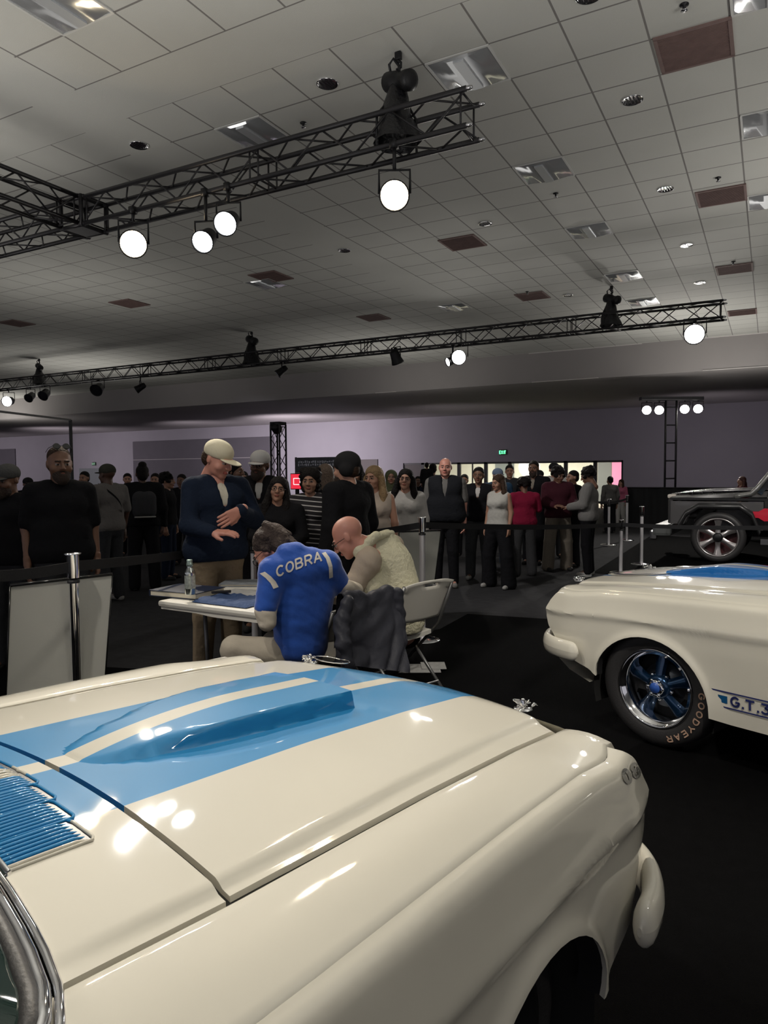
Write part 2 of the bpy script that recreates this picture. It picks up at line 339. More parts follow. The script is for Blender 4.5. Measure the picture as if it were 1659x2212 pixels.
# ---- exit signs
def exit_sign(px, py, Y, s, lab, col, st):
    p = PY(px, py, Y); t = empty('exit_sign', p, 0, lab, 'exit sign')
    MB().box((0, .03, 0), (.36*s, .05, .24*s), bev=.01).build('housing', mat('sign_housing', (.03, .08, .04), .5), t)
    g = mat('exit_letters_%d' % px, col, .4, emit=col, estr=st)
    text_obj('lettering', 'EXIT', .15*s, lambda x, y: (x, -.0, y), g, t, w=.55, stroke=.2, adv=1.1); return t
exit_sign(1086, 977, WY-.1, 1.05, 'green lit exit sign on the lilac wall above the glazed doors', (.1, 1., .3), 3.)
o = exit_sign(202, 1002, WY-.1, .9, 'pale green exit sign above the grey door at far left', (.25, .45, .3), .5)
# ---- printed banner, red screen on the far side
p = PD(703, 1019, 19.)
bn = empty('banner', (p.x, p.y, 0), 0, 'grey printed banner with rows of small white lettering, behind the man in a dark beanie', 'banner')
zz = p.z
MB().box((0, 0, zz), (1.9, .05, .78)).build('panel', mat('banner_grey', (.10, .105, .12), .6, var=.4, vscale=12), bn)
b = MB(); rr = random.Random(4)
for row, z in enumerate((.27, .19)):
    x = -.85
    while x < .8:
        w = rr.uniform(.02, .05); b.box((x, -.028, zz+z+rr.uniform(-.01, .01)), (w, .004, rr.uniform(.03, .07))); x += w+rr.uniform(.012, .04)
b.build('print', mat('banner_print', (.75, .77, .85), .6, emit=(.6, .62, .75), estr=.0), bn)
b = MB()
for i in range(5): b.box((-.6, -.028, zz-.02-.06*i), (.7, .004, .018))
b.build('stripes', mat('banner_stripe', (.4, .38, .38), .6), bn)
for s in (-1, 1): MB().box((s*.96, 0, (zz+.4)/2), (.04, .04, zz+.4)).build('post', M_BLK, bn)
p = PD(643, 1040, 18.5)
t = empty('video_screen', (p.x, p.y, 0), 0, 'small red lit screen with a white outline square, behind the woman in stripes', 'screen')
MB().box((0, 0, p.z), (.42, .06, .42), bev=.01).build('case', M_BLK, t)
MB().box((0, -.034, p.z), (.38, .006, .38)).build('screen', mat('red_screen', (.6, .02, .04), .4, emit=(.9, .03, .06), estr=.9), t)
b = MB()
for a, c, w, h in ((0, .08, .2, .02), (0, -.08, .2, .02), (.1, 0, .02, .16), (-.1, 0, .02, .16)): b.box((a, -.04, p.z+c), (w, .004, h))
b.build('graphic', mat('screen_white', (.8, .8, .8), .4, emit=(1, .9, .9), estr=1.), t); MB().box((0, .0, p.z/2-.1), (.06, .05, p.z-.2)).build('stand', M_BLK, t)
# dark masking fence at the right and pipe frame on the left
p = PD(1349, 1100, 20.5)
t = empty('masking_fence', (p.x, p.y, 0), 0, 'low black fabric masking fence along the wall behind the black off-road car', 'fence')
b = MB(); P = []
for i in range(161):
    x = i*.075; P.append([(x, .03*math.sin(i*1.3)+.012*math.sin(i*.7), z) for z in (0.03, .4, .8, 1.13)])
b.grid(P); b.build('drape', M_BLKM, t, True)
MB().tube([(0, 0, 1.14), (12, 0, 1.14)], .02).build('rail', M_BLK, t)
for i in range(5): MB().tube([(i*3, .0, 0), (i*3, .0, 1.15)], .018).build('upright', M_BLK, t)
p = PD(152, 907, 11.); q = PD(-60, 893, 9.)
t = empty('booth_frame', (p.x, p.y, 0), 0, 'tall black square-tube booth frame behind the bearded man', 'frame')
for a in ((p.x, p.y), (q.x, q.y)):
    MB().box((a[0]-p.x, a[1]-p.y, p.z/2), (.035, .035, p.z)).build('post', M_BLK, t)
v = Vector((q.x-p.x, q.y-p.y, 0)); MB().tube([(0, 0, p.z), (v.x, v.y, p.z)], .02, 4).build('top_rail', M_BLK, t)
# ================================================================ trusses, hoists and lamps
def truss(name, a, b, s, lab, step=.36, cr=.024, ends=(1, 1)):
    """box truss from a to b; a, b = centre line; s = side"""
    a, b = Vector(a), Vector(b); d = (b-a); L = d.length; d.normalize(); up = Vector((0, 0, 1)) if abs(d.z) < .9 else Vector((0, 1, 0)); w = d.cross(up).normalized()
    t = empty(name, a, 0, lab, 'truss'); h = s/2
    cs = [up*h+w*h, up*h-w*h, -up*h-w*h, -up*h+w*h]
    for c in cs: MB().tube([c, c+d*L], cr, 10).build('chord', M_TR, t, True)
    n = max(2, int(L/step+.5)); st = L/n
    for k in range(4):
        mb = MB(); c0, c1 = cs[k], cs[(k+1) % 4]
        for i in range(n):
            p, q = (c0, c1) if i % 2 == 0 else (c1, c0)
            mb.tube([p+d*(i*st), q+d*((i+1)*st)], .0095, 6)
        for i in (0, n): mb.tube([c0+d*(abs(i*st-.05*(1 if i == 0 else 1))), c1+d*(abs(i*st-.05))], .0095, 6)
        k2 = 2.4
        x = k2
        while x < L-.6:
            for o in (-.05, .05): mb.tube([c0+d*(x+o), c1+d*(x+o)], .0095, 6)
            x += k2
        mb.build('lattice', M_TR, t, True)
    if ends[1]:
        for c in cs: MB().lathe([(.018, 0), (.02, .02), (.014, .05), (.0, .055)], c+d*L, basis(d), 10).build('coupler', M_STEEL, t, True)
    if ends[0]:
        for c in cs: MB().lathe([(.018, 0), (.02, .02), (.014, .05), (.0, .055)], c, basis(-d), 10).build('coupler', M_STEEL, t, True)
    return t
M_TR = mat('truss_black', (.028, .027, .03), .42, .4, bump=.05, bscale=60)
truss('lighting_truss', (-6.79, 5.66, 4.55), (-2.22, 5.66, 4.55), .29, 'near black box truss overhead carrying the warm and white lamps', ends=(0, 1))
truss('lighting_truss', (-14.5, 5.66, 4.55), (-7.15, 5.66, 4.55), .29, 'black box truss running out of frame at the left edge, beyond the corner block', ends=(0, 0))
truss('lighting_truss', (-6.97, -1.5, 4.55), (-6.97, 5.47, 4.55), .29, 'black box truss coming toward the viewer from the corner block at upper left', ends=(0, 0))
truss('lighting_truss', (-30., 14.6, 4.55), (-.82, 14.6, 4.55), .30, 'long far black box truss crossing the whole hall above the crowd', ends=(0, 1))
t = empty('truss_corner_block', (-6.97, 5.66, 4.55), 0, 'black corner block joining three trusses beside the left warm lamp', 'truss')
b = MB()
for sx in (-1, 1):
    for sy in (-1, 1):
        b.tube([(sx*.17, sy*.17, -.17), (sx*.17, sy*.17, .17)], .024, 8)
        b.tube([(-.2, sx*.15, sy*.15), (.2, sx*.15, sy*.15)], .024, 8); b.tube([(sx*.15, -.2, sy*.15), (sx*.15, .2, sy*.15)], .024, 8)
b.build('frame', M_TR, t, True); MB().box((0, 0, .16), (.3, .3, .012)).build('plate', M_TR, t); MB().box((0, 0, -.16), (.3, .3, .012)).build('plate', M_TR, t)
def par(p, target, r, lab, col, st, body=True, grp='truss lamps', top=4.40, k=1.0):
    """stage lamp: clamp, yoke, body, lens"""
    p = Vector(p); t = empty('stage_lamp', p, 0, lab, 'stage lamp', grp)
    d = (Vector(target)-p).normalized(); B = basis(d); L = .26*k
    MB().lathe([(0, -L), (r*.55, -L), (r*.8, -L*.85), (r*.92, -L*.3), (r*1.08, -.01), (r*1.12, .02), (r*1.02, .02), (r*1.0, -.015)], (0, 0, 0), B, 24).build('body', M_BLK, t, True)
    MB().disc((0, 0, 0), r, B, 24, z=.0).build('lens', mat('lens_'+lab[:14]+str(st), col, .3, emit=col, estr=st) if st > 0 else mat('dark_lens', (.02, .02, .025), .1), t)
    side = Vector((d.y, -d.x, 0)); side = side.normalized() if side.length > .05 else Vector((1, 0, 0)); c = -d*L*.45
    MB().tube([c+side*r*1.15, c+side*r*1.15+Vector((0, 0, r*1.7)), c-side*r*1.15+Vector((0, 0, r*1.7)), c-side*r*1.15], .012, 6).build('yoke', M_BLK, t, True)
    h = top-p.z-c.z
    if h > 0: MB().tube([c+Vector((0, 0, r*1.7)), c+Vector((0, 0, h))], .017, 6).box(c+Vector((0, 0, h)), (.06, .07, .07)).build('clamp', M_BLK, t, True)
    return t
EYEV = Vector((0, 0, 1.6)); WARM = (1., .80, .52); COOL = (.93, .97, 1.)
par(PY(852, 422, 5.42), (-.5, .8, 1.2), .115, 'warm glowing round lamp under the near hoist, right end of near truss', WARM, 60)
par(PY(288, 527, 5.42), (-.9, .4, 1.2), .13, 'warm glowing round lamp at the left, beside the truss corner', WARM, 60)
par(PY(438, 522, 5.42), (-3.2, 1., 1.0), .10, 'lower left white lamp of the pair under the near truss', COOL, 30)
par(PY(487, 483, 5.42), (-2.6, .6, 1.2), .105, 'upper right white lamp of the pair under the near truss', COOL, 30)
far = [(15, 867, .16, 'white lit lamp at the left edge under the far truss', 20, (-14, 0, 1)), (62, 860, .13, 'small dark lamp next to the leftmost lit one on the far truss', 0, (-18, 8, 0)), (93, 855, .15, 'dark lamp hanging right under the left far hoist', 0, (-18, 9, 0)),
       (208, 843, .17, 'wide dark lamp with a bright rim, third dark one from left on the far truss', 0, (-15, 8, 0)), (295, 842, .10, 'half-turned lit lamp left on the far truss, right of the wide dark one', 14, (-19, 12, 1.5)), (600, 808, .10, 'half-turned lit lamp near the middle far hoist', 14, (-13.5, 12.5, 1.6)),
       (859, 783, .13, 'dark lamp hanging in the middle of the far truss', 0, (-7, 16, 1)), (968, 782, .09, 'narrow half-turned lamp beside the brighter one, right half of far truss', 10, (-9, 11, 2.5)), (991, 772, .15, 'bright white lamp in the right half of the far truss', 25, (-3.5, 0, 1)), (1500, 722, .17, 'bright white lamp under the right end of the far truss', 25, (-.8, 0, 1.4))]
for px, py, r, lab, st, tg in far: par(PY(px, py, 14.5), tg, r, lab, (1, .97, .92), st, top=4.40, k=1.1)
def hoist(x, y, lab, s=1., zt=4.70):
    t = empty('chain_hoist', (x, y, zt), 0, lab, 'chain hoist', 'chain hoists holding the trusses')
    c = Vector((0, 0, .30*s)); B = basis((.8, -.35, -.3))
    MB().lathe([(0, -.13*s), (.07*s, -.13*s), (.085*s, -.11*s), (.085*s, .02*s), (.07*s, .05*s), (.07*s, .14*s), (.085*s, .15*s), (.085*s, .2*s), (.05*s, .22*s), (0, .22*s)], c, B, 20).build('motor', M_BLK, t, True)
    MB().disc(c, .05*s, basis(-(B @ Vector((0, 0, 1)))), 20, z=.135*s).build('end_plate', mat('hoist_plate', (.25, .25, .27), .35, .7), t)
    MB().tube([c+Vector((-.05*s, 0, .06*s)), c+Vector((-.06*s, -.02, .15*s)), c+Vector((-.02, -.02, .19*s)), c+Vector((.03*s, 0, .12*s)), c+Vector((.03*s, 0, .05*s))], .012, 8).build('handle', M_BLK, t, True)
    b = MB(); ztop = HC-zt; z = c.z+.08*s
    while z < ztop:
        b.tube([(.02+.004, 0, z), (.02-.004, 0, z+.03), ], .006, 5); b.tube([(.02, .004, z+.015), (.02, -.004, z+.045)], .006, 5); z += .03
    b.build('chain', M_BLK, t)
    MB().tube([(.02, 0, ztop-.08), (.045, 0, ztop-.1), (.045, 0, ztop-.14), (.0, 0, ztop-.15)], .012, 6).box((.02, 0, ztop-.04), (.06, .04, .07), bev=.01).build('hook', M_BLK, t)
    # drape-like chain bag and sling down to the truss
    P = []
    for i in range(9):
        z = .26*s-.045*s*i*1.35; w = (.07+.018*i)*s
        P.append([((w*math.cos(a)*(1+.12*math.sin(3*a+i))), (w*.9*math.sin(a)*(1+.1*math.cos(4*a))), z) for a in [2*math.pi*k/20 for k in range(21)]])
    MB().grid(P).build('chain_bag', mat('black_bag', (.01, .01, .012), .35, bump=.6, bscale=25), t, True)
    for sx in (-1, 1): MB().tube([(sx*.05*s, 0, .18*s), (sx*.13, .12*sx, 0), (sx*.13, .13*sx, -.28)], .012, 6).build('sling', M_BLK, t, True)
    return t
hoist(-2.93, 5.66, 'large black chain hoist on the near truss above the warm lamp')
p = PY(1318, 690, 14.6); hoist(p.x, 14.6, 'black chain hoist near the right end of the far truss', 1.0)
p = PY(543, 770, 14.6); hoist(p.x, 14.6, 'black chain hoist at the middle of the far truss', 1.15)
p = PY(85, 820, 14.6); hoist(p.x, 14.6, 'black chain hoist at the left end of the far truss', 1.05)
# paper tag on the far hoist chain
p = PY(1315, 597, 14.6); o = newobj('paper_sign', [(p.x-.1, 14.55, p.z+.05), (p.x+.12, 14.55, p.z+.05), (p.x+.01, 14.55, p.z-.11), (p.x-.1, 14.57, p.z+.05), (p.x+.12, 14.57, p.z+.05), (p.x+.01, 14.57, p.z-.11)],
    [(0, 2, 1), (3, 4, 5), (0, 1, 4, 3), (1, 2, 5, 4), (2, 0, 3, 5)], mat('white_paper', (.75, .75, .74), .8), None, False); setp(o, 'small white triangular tag on the chain above the right end of the far truss', 'tag')
# upright truss towers
p = PD(602, 1000, 18.); h = PD(602, 918, 18.).z
truss('truss_tower', (p.x, p.y, .03), (p.x, p.y, h), .27, 'upright black truss tower behind the man in the white cap', ends=(0, 0))
t = empty('stage_lamp', (p.x, p.y, h), 0, 'dark moving-head lamp on top of the upright tower behind the white-capped man', 'stage lamp')
MB().box((0, 0, .03), (.3, .3, .08), bev=.01).build('base', M_BLK, t); MB().lathe([(0, -.14), (.09, -.14), (.13, -.05), (.13, .1), (.1, .14), (0, .14)], (-.02, -.05, -.08), basis((-.3, 1, -.5)), 18).build('head', M_BLK, t, True)
for (ppx, ppy, dd), tx, e in (((600, 930, 18.0), (-20.5, 32, 2.6), 900), ((596, 925, 18.0), (-26.5, 32, 2.6), 600)):
    q = PD(ppx, ppy, dd); light('SPOT', (q.x, q.y+.5, q.z), e, (.82, .82, 1.), tx, (.08), 26, 1.)
p = PD(1448, 1000, 20.); h = PD(1448, 862, 20.).z
t = empty('lamp_tower', (p.x, p.y, 0), math.atan2(.479, .878), 'black ladder-like tower carrying four bright floodlights behind the off-road car', 'tower')
for s in (-1, 1): MB().tube([(s*.15, 0, 0), (s*.15, 0, h)], .03, 8).build('rail', M_TR, t, True)
for i in range(7): MB().tube([(-.15, 0, .4+i*.5), (.15, 0, .4+i*.5)], .02, 6).build('rung', M_TR, t, True)
MB().box((0, 0, h), (1.75, .22, .1), bev=.02).build('crossbar', M_TR, t)
for px, py, w in ((1397, 886, 'outer left'), (1424, 886, 'inner left'), (1479, 884, 'inner right'), (1508, 883, 'outer right')):
    q = PD(px, py, 19.9); par(q, (-.2, 0, 1.2), .12, 'bright floodlight on the ladder-like tower, %s of four' % w, (1, .96, .88), 25, grp='tower floodlights', top=q.z+.3, k=.8)
light('SPOT', (p.x, p.y-.5, h-.1), 700, (1, .95, .88), (-1, 9, .5), .15, 110, 1.)
# ================================================================ the striped fastbacks
def sm(a, b, x): t = np.clip((np.asarray(x, float)-a)/(b-a), 0, 1); return t*t*(3-2*t)
def paint(name, white, blue, striped=True, rough=.28, sw=.29, extra=None):
    m = bpy.data.materials.new(name); m.use_nodes = True; nt = m.node_tree; b = nt.nodes['Principled BSDF']
    b.inputs['Roughness'].default_value = .5; b.inputs['Specular IOR Level'].default_value = .15; b.inputs['Coat Weight'].default_value = 1.; b.inputs['Coat Roughness'].default_value = .045
    s, tc = xyz(nt)
    n = nt.nodes.new('ShaderNodeTexNoise'); n.inputs['Scale'].default_value = 2.5; nt.links.new(tc.outputs['Object'], n.inputs[0])
    wcol = cmix(nt, n.outputs[0], tuple(c*.96 for c in white), tuple(min(1, c*1.03) for c in white))
    if striped:
        a = mnode(nt, 'ABSOLUTE', s[1]); f = mnode(nt, 'MULTIPLY', mnode(nt, 'LESS_THAN', a, sw), mnode(nt, 'GREATER_THAN', a, .031))
        nt.links.new(cmix(nt, f, wcol, blue), b.inputs['Base Color'])
    else: nt.links.new(wcol, b.inputs['Base Color'])
    return m
def zc(x):  return np.interp(x, [-3.8, -3.2, -2.4, -1.2, -.6, 0, .4, .66], [.90, .95, .965, .935, .905, .888, .868, .840])
def zs(x):  return np.interp(x, [-.82, -.53, 0, .4, .73, .86, .97, 1.02], [.955, .932, .905, .876, .842, .822, .785, .74])
def ycr(x): return np.interp(x, [-3.8, -3.2, -1.2, -.6, 0, .4, .7, .8], [.745, .81, .838, .840, .836, .832, .826, .81])
RX, RZ, RR_, RA = .02, .29, .36, -2.76
def zbot(x):
    x = np.asarray(x, float); z = np.interp(x, [-3.85, -3.3, -2.8, -.8, -.45, .35, .5, .8], [.42, .30, .26, .26, .26, .345, .385, .46])
    for c in (RX, RA):
        d = np.clip(RR_**2-(x-c)**2, 0, None); z = np.where(np.abs(x-c) < RR_, np.maximum(z, RZ+np.sqrt(d)), z)
    return z
def xfront(z): return np.interp(z, [.36, .40, .44, .50, .55, .60, .66, .72, .77, .81, .84, .90], [.52, .64, .68, .665, .70, .745, .765, .762, .735, .70, .665, .62])
YS = ([.00, .26, .45, .62, .70, .716, .734, .78, .82, .850, .866, .878, .886, .890, 1.0], [.885, .885, .900, .908, .908, .911, .920, .905, .894, .886, .879, .868, .852, .832, .832])
def side_grid():
    a = np.linspace(-3.85, RA-RR_-.012, 8); th = np.linspace(math.pi, 0, 25)
    ar = RA+RR_*np.cos(th); bmid = np.linspace(RA+RR_+.012, RX-RR_-.012, 22); ar2 = RX+RR_*np.cos(th); c = np.linspace(RX+RR_+.01, .8, 13)
    X = np.concatenate([a, ar, bmid, ar2, c]); V = np.concatenate([np.array([0, .006, .013, .022, .034, .05, .07, .095, .125]), np.linspace(.155, 1, 27)])
    P = np.zeros((len(X), len(V)+2, 3))
    for i, x in enumerate(X):
        zt = float(zc(min(x, .66))); zb = float(zbot(x))
        for j, v in enumerate(V):
            z = zt+(zb-zt)*v; k = (zt-.888)*(1-v)       # side shape follows the crest
            y = float(np.interp(z-k, *YS))
            y = min(y, .925)
            if v == 0: y = float(ycr(x))
            xx = x
            if x > .35: xx = .35+(x-.35)*(float(xfront(z))-.35)/(.8-.35)
            y -= .05*float(sm(.5, .85, xx))**1.5*(1+.6*float(sm(.6, .4, z)))
            if x < -3.2: y -= .10*float(sm(-3.2, -3.9, x))
            for cx in (RX, RA):
                d = math.hypot(xx-cx, z-RZ)-RR_
                if z > .27: y += .016*math.exp(-(d/.028)**2)+.004*math.exp(-(d/.10)**2)
            P[i, j] = (xx, y, z)
        P[i, -2] = P[i, -3]+np.array([0, -.012, .006]); P[i, -1] = P[i, -3]+np.array([0, -.07, .03 if not (abs(x-RX) < RR_ or abs(x-RA) < RR_) else .0])
    return P
SG = side_grid()
def hoodz(x, y):
    ay = np.abs(y); crown = np.interp(x, [-.8, -.5, .8, 1.0], [.040, .036, .022, .012])
    return zs(x)+crown*(1-(ay/.645)**2)+.010*sm(.012, -.012, ay-np.interp(x, [-.8, -.5, .1, .7], [.600, .605, .582, .56]))*sm(.86, .70, x)*sm(-.95, -.6, x)
def scoop_h(x, y):
    ay = np.abs(y); w = np.interp(x, [-.45, -.40, -.3, -.15, 0, .3], [.035, .075, .11, .14, .155, .165])
    e = sm(w+.010, w-.004, ay); u = np.clip((x+.45)/.55, 0, 1); return .052*(1-(1-u)**2.4)*e*(1-.10*(ay/.18)**2)
def hood_front(y): ay = abs(y); return float(np.interp(ay, [0, .1, .24, .35, .45, .55, .6, .64], [.955, .95, .915, .875, .835, .785, .755, .728]))
def car(root_loc, yaw, label, white, blue, detail, body_lab, stripes_dark=False):
    R_ = empty('car', root_loc, yaw, label, 'car', None)
    PW = paint('paint_'+detail, white, blue, False); PS = paint('striped_paint_'+detail, white, blue, True)
    PL = paint('louvre_paint_'+detail, white, blue, True, sw=.362); GAP = mat('panel_gap_black', (.01, .01, .008), .6); RUB = mat('black_rubber', (.028, .027, .028), .5, bump=.1, bscale=120)
    # fenders, doors and quarters: one mesh each side
    for s in (1, -1):
        mb = MB(); P = SG.copy(); P[..., 1] *= s; mb.grid(P[:, :-1], flip=(s > 0)); mb.grid(P[:, -2:], flip=(s > 0), mi=1)  # arch return in black: shade inside the wheel arch painted on
        nx = 60; X = np.concatenate([np.linspace(-3.85, -.9, 24), np.linspace(-.82, .66, 40)]); top = []
        for x in X:
            yc = float(P[np.argmin(np.abs(SG[:, 0, 0]-x)), 0, 1]) if False else float(np.interp(x, SG[:, 0, 0], SG[:, 0, 1]))
            zt = float(np.interp(x, SG[:, 0, 0], SG[:, 0, 2])); yi = .651 if x > -.83 else .70; zi = float(zs(x)) if x > -.83 else zt+.0
            if x < -.83: zi = zt+.005
            row = []
            for t in (0, .03, .1, .3, .5, .7, .88, .96, 1):
                y = yc+(yi-yc)*t; z = zt+(zi-zt)*t+.010*math.sin(math.pi*t)+(.004 if 0 < t < 1 else 0); row.append((x, y*s, z))
            row.append((x, yi*s, zi-.03)); top.append(row)
        # front edge of the fender top rolls down
        last = top[-1]; xf = [.66, .685, .705, .72]
        top.append([(p[0]+.045 if k else p[0], p[1], p[2]-.006) for k, p in enumerate(last)]); top.append([(p[0]+.07 if k else p[0], p[1], p[2]-.03) for k, p in enumerate(last)])
        mb.grid(top, flip=(s < 0)); o = mb.build('fender', [PW, M_BLKM], R_, True); auto(o, 38)
    # front panel across the nose
    zz = np.array([.40, .46, .52, .58, .64, .70, .76, .80, .825]); mb = MB(); P = []
    for z in zz:
        row = []
        for y in np.concatenate([np.linspace(-.86, -.5, 8), np.linspace(-.45, .45, 9), np.linspace(.5, .86, 8)]):
            ay = abs(y); k = float(sm(.86, .62, ay)); x = float(xfront(z))*(1-k)+(float(xfront(z))+.02+.16*(1-(ay/.86)**2)*float(sm(.62, .82, z)))*k
            if ay < .46 and .54 < z < .78: x -= .09
            r = math.hypot(ay-.66, (z-.67)); x -= .05*float(sm(.095, .07, r)) if ay > .5 else 0
            row.append((x-.012, y, z))
        P.append(row)
    mb.grid(P, flip=False); auto(mb.build('front_panel', PW, R_, True), 50)
    for s in (1, -1):
        MB().lathe([(0, .0), (.04, .028), (.075, .02), (.088, .0)], (.735, s*.66, .67), basis((1, 0, 0)), 24).build('headlight', mat('headlight_glass', (.6, .65, .68), .05, .3), R_, True)
        MB().lathe([(.086, -.01), (.095, .012), (.105, -.01)], (.735, s*.66, .67), basis((1, 0, 0)), 24).build('headlight_ring', M_CHROME, R_, True)
    g = MB()
    for i in range(12): g.box((.76, 0, .56+i*.018), (.02, .86, .004))
    for i in range(40): g.box((.76, -.42+i*.0215, .66), (.012, .004, .21))
    g.build('grille', M_BLK, R_)
    # hood with rolled front and flange
    mb = MB(); P = []; ys = np.concatenate([np.linspace(-.633, -.50, 14), np.linspace(-.46, .46, 33), np.linspace(.50, .633, 14)])
    for t in np.concatenate([[-.002], np.linspace(0, .8, 34), np.linspace(.83, 1, 10)]):
        row = []
        for y in ys:
            ay = abs(y); xr = -.488-.038*(ay/.64)**2; xf = hood_front(y); x = xr+(xf-xr)*max(t, 0); z = float(hoodz(x, y))
            z -= .05*float(sm(.93, 1.0, t))**1.5*.8+.0
            if t < 0: z -= .03
            row.append((x, y, z))
        z0 = row[0]; z1 = row[-1]
        P.append([(z0[0], z0[1]-.0015, z0[2]-.03)]+[(z0[0], z0[1]-.001, z0[2]-.003)]+row+[(z1[0], z1[1]+.001, z1[2]-.003)]+[(z1[0], z1[1]+.0015, z1[2]-.03)])
    lastr = P[-1]; P.append([(p[0]+.008, p[1], p[2]-.035) for p in lastr]); P.append([(p[0]-.02, p[1], p[2]-.09) for p in lastr])
    mb.grid(P, flip=True); hood = auto(mb.build('hood', PS, R_, True), 50)
    MB().grid([[(x, y, float(hoodz(x, min(.64, abs(y))))-.013-.04*float(sm(.66, .74, x))) for y in np.linspace(-.662, .662, 25)] for x in np.linspace(-.845, .735, 40)], flip=True).build('seam_shade_sheet', GAP, R_, True)  # black sheet close under the hood, painting the shade in its seams
    # scoop
    X = np.concatenate([np.linspace(-.47, -.30, 16), np.linspace(-.28, .320, 22)]); Y = np.concatenate([np.linspace(-.215, -.12, 22), np.linspace(-.10, .10, 13), np.linspace(.12, .215, 22)])
    P = [[(x, y, float(hoodz(x, y))+float(scoop_h(x, y))*(1. if detail == 'near' else float(np.interp(x, [.0, .32], [1, .35])))-(.002 if scoop_h(x, y) < .002 else -.0008)) for y in Y] for x in X]
    sc = MB().grid(P, flip=True)
    L = P[-1]; sc.grid([L, [(p[0]-.012, p[1], p[2]-.004 if scoop_h(.3, p[1]) > .01 else p[2]-.003) for p in L]], flip=True)
    scp = auto(sc.build('hood_scoop', PS, R_, True), 60)
    MB().box((.22, 0, float(hoodz(.24, 0))+.016), (.01, .29, .026)).build('scoop_opening', GAP, scp)
    # cowl panel
    mb = MB(); P = []; XL_, YL_ = [], []
    def xw(y): return float(np.interp(abs(y), [0, .2, .42, .55, .64, .68, .71, .735], [-.735, -.74, -.765, -.785, -.805, -.825, -.855, -.90]))
    for t in np.linspace(0, 1, 12):
        row = []
        for y in ys:
            ay = abs(y); xr = -.502-.038*(ay/.64)**2; x = xr+(xw(y)-xr)*t; z = float(hoodz(x, y))-(.0 if t > 0 else .0)
            row.append((x, y*(1.012), z))
        if t == 0: P.append([(p[0], p[1], p[2]-.03) for p in row])
        P.append([(row[0][0], row[0][1]-.001, row[0][2]-.02)]+row+[(row[-1][0], row[-1][1]+.001, row[-1][2]-.02)])
    P[0] = [(P[1][0][0], P[1][0][1], P[1][0][2]-.01)]+P[0]+[(P[1][-1][0], P[1][-1][1], P[1][-1][2]-.01)]
    mb.grid(P); cw = auto(mb.build('cowl', PS, R_, True), 50)
    # cowl louvres: four stepped groups of ribs each side of the middle
    DK = mat('louvre_shadow', (.004, .012, .022), .35, coat=1.)  # dark sheets between the ribs carry the recess shade in their colour
    for s in (-1, 1):
        for g_ in range(4):
            y0, y1 = .0+g_*.094, .0+g_*.094+.090; xf = -.560-.012*g_**1.15; xb = xf-.15-.006*g_
            if s > 0 and g_ == 0 and False: continue
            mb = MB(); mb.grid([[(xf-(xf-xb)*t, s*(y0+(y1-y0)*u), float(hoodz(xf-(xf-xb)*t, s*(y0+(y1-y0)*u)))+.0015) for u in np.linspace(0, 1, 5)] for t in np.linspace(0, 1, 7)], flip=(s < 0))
            o = mb.build('louvre_shade', DK, cw, True); mb = MB()
            for k in range(7):
                y = s*(y0+.008+k*.0125); pts = [(xf-(xf-xb)*t, y, float(hoodz(xf-(xf-xb)*t, y))+.0035-.006*(t < .02 or t > .98)) for t in np.linspace(0, 1, 7)]
                mb.tube(pts, [.002]+[.0037]*5+[.002], 8)
            mb.build('louvre_ribs', PL, cw, True)
            pts = [(xf, s*y0, 0), (xf+.004, s*(y0+.01), 0), (xf+.002, s*(y1-.01), 0), (xf-.004, s*y1, 0), (xb, s*y1, 0), (xb, s*y0, 0)]
            if g_ < 3: pts = pts[:5]
            MB().tube([(p[0], p[1], float(hoodz(p[0], p[1]))+.002) for p in pts], .0035, 6).build('louvre_edge', PS, cw, True)
    # windshield, pillars, roof
    GL = mat('green_dark_glass', (.012, .03, .026), .03, 0, coat=1.); top_x = -1.42
    def wsp(y, t): # t 0 base .. 1 header
        yb = y; yt = y*.75; xb = xw(y)-.035; xt = -1.34-.10*(abs(y)/.735)**2; zb = float(hoodz(xw(y), min(abs(y), .645)))+.010-.02*float(sm(.66, .735, abs(y))); zt = 1.345-.035*(abs(y)/.735)**2
        x = xb+(xt-xb)*t; return (x, yb+(yt-yb)*t, zb+(zt-zb)*t+.03*math.sin(math.pi*t))
    yy = np.concatenate([np.linspace(-.735, -.62, 9), np.linspace(-.58, .58, 23), np.linspace(.62, .735, 9)])
    MB().grid([[wsp(y, t) for y in yy] for t in np.linspace(0, 1, 12)]).build('windshield', GL, R_, True)
    def off(p, dx, dz): return (p[0]+dx, p[1], p[2]+dz)
    base = [wsp(y, 0) for y in yy]; pr = [wsp(.735, t) for t in np.linspace(0, 1, 12)]; pl = [wsp(-.735, t) for t in np.linspace(0, 1, 12)]
    loop = pl[::-1]+base+pr
    def loopoff(k, dz): return [(p[0]+k*float(sm(.76, .60, abs(p[1]))*.7+.3), p[1]+math.copysign(k, p[1])*float(sm(.60, .72, abs(p[1]))), p[2]+dz) for i, p in enumerate(loop)]
    MB().tube(loopoff(-.006, .0), .014, 8).build('windshield_gasket', RUB, R_, True)
    MB().tube(loopoff(.014, -.002), .0105, 10).build('windshield_trim', M_CHROME, R_, True)
    MB().tube(loopoff(.034, -.010), .0075, 8).build('drip_moulding', M_CHROME, R_, True)
    # wipers
    for s0, s1 in (((-.775, .32), (-.80, .02)), ((-.765, -.10), (-.805, -.425))):
        q = lambda a, h: (a[0]+.035, a[1], float(hoodz(a[0], a[1]))+h)
        MB().tube([q(s0, .0), q(s0, .025), q(s1, .03)], .006, 6).build('wiper', M_CHROME, R_, True)
    roof = MB(); P = []
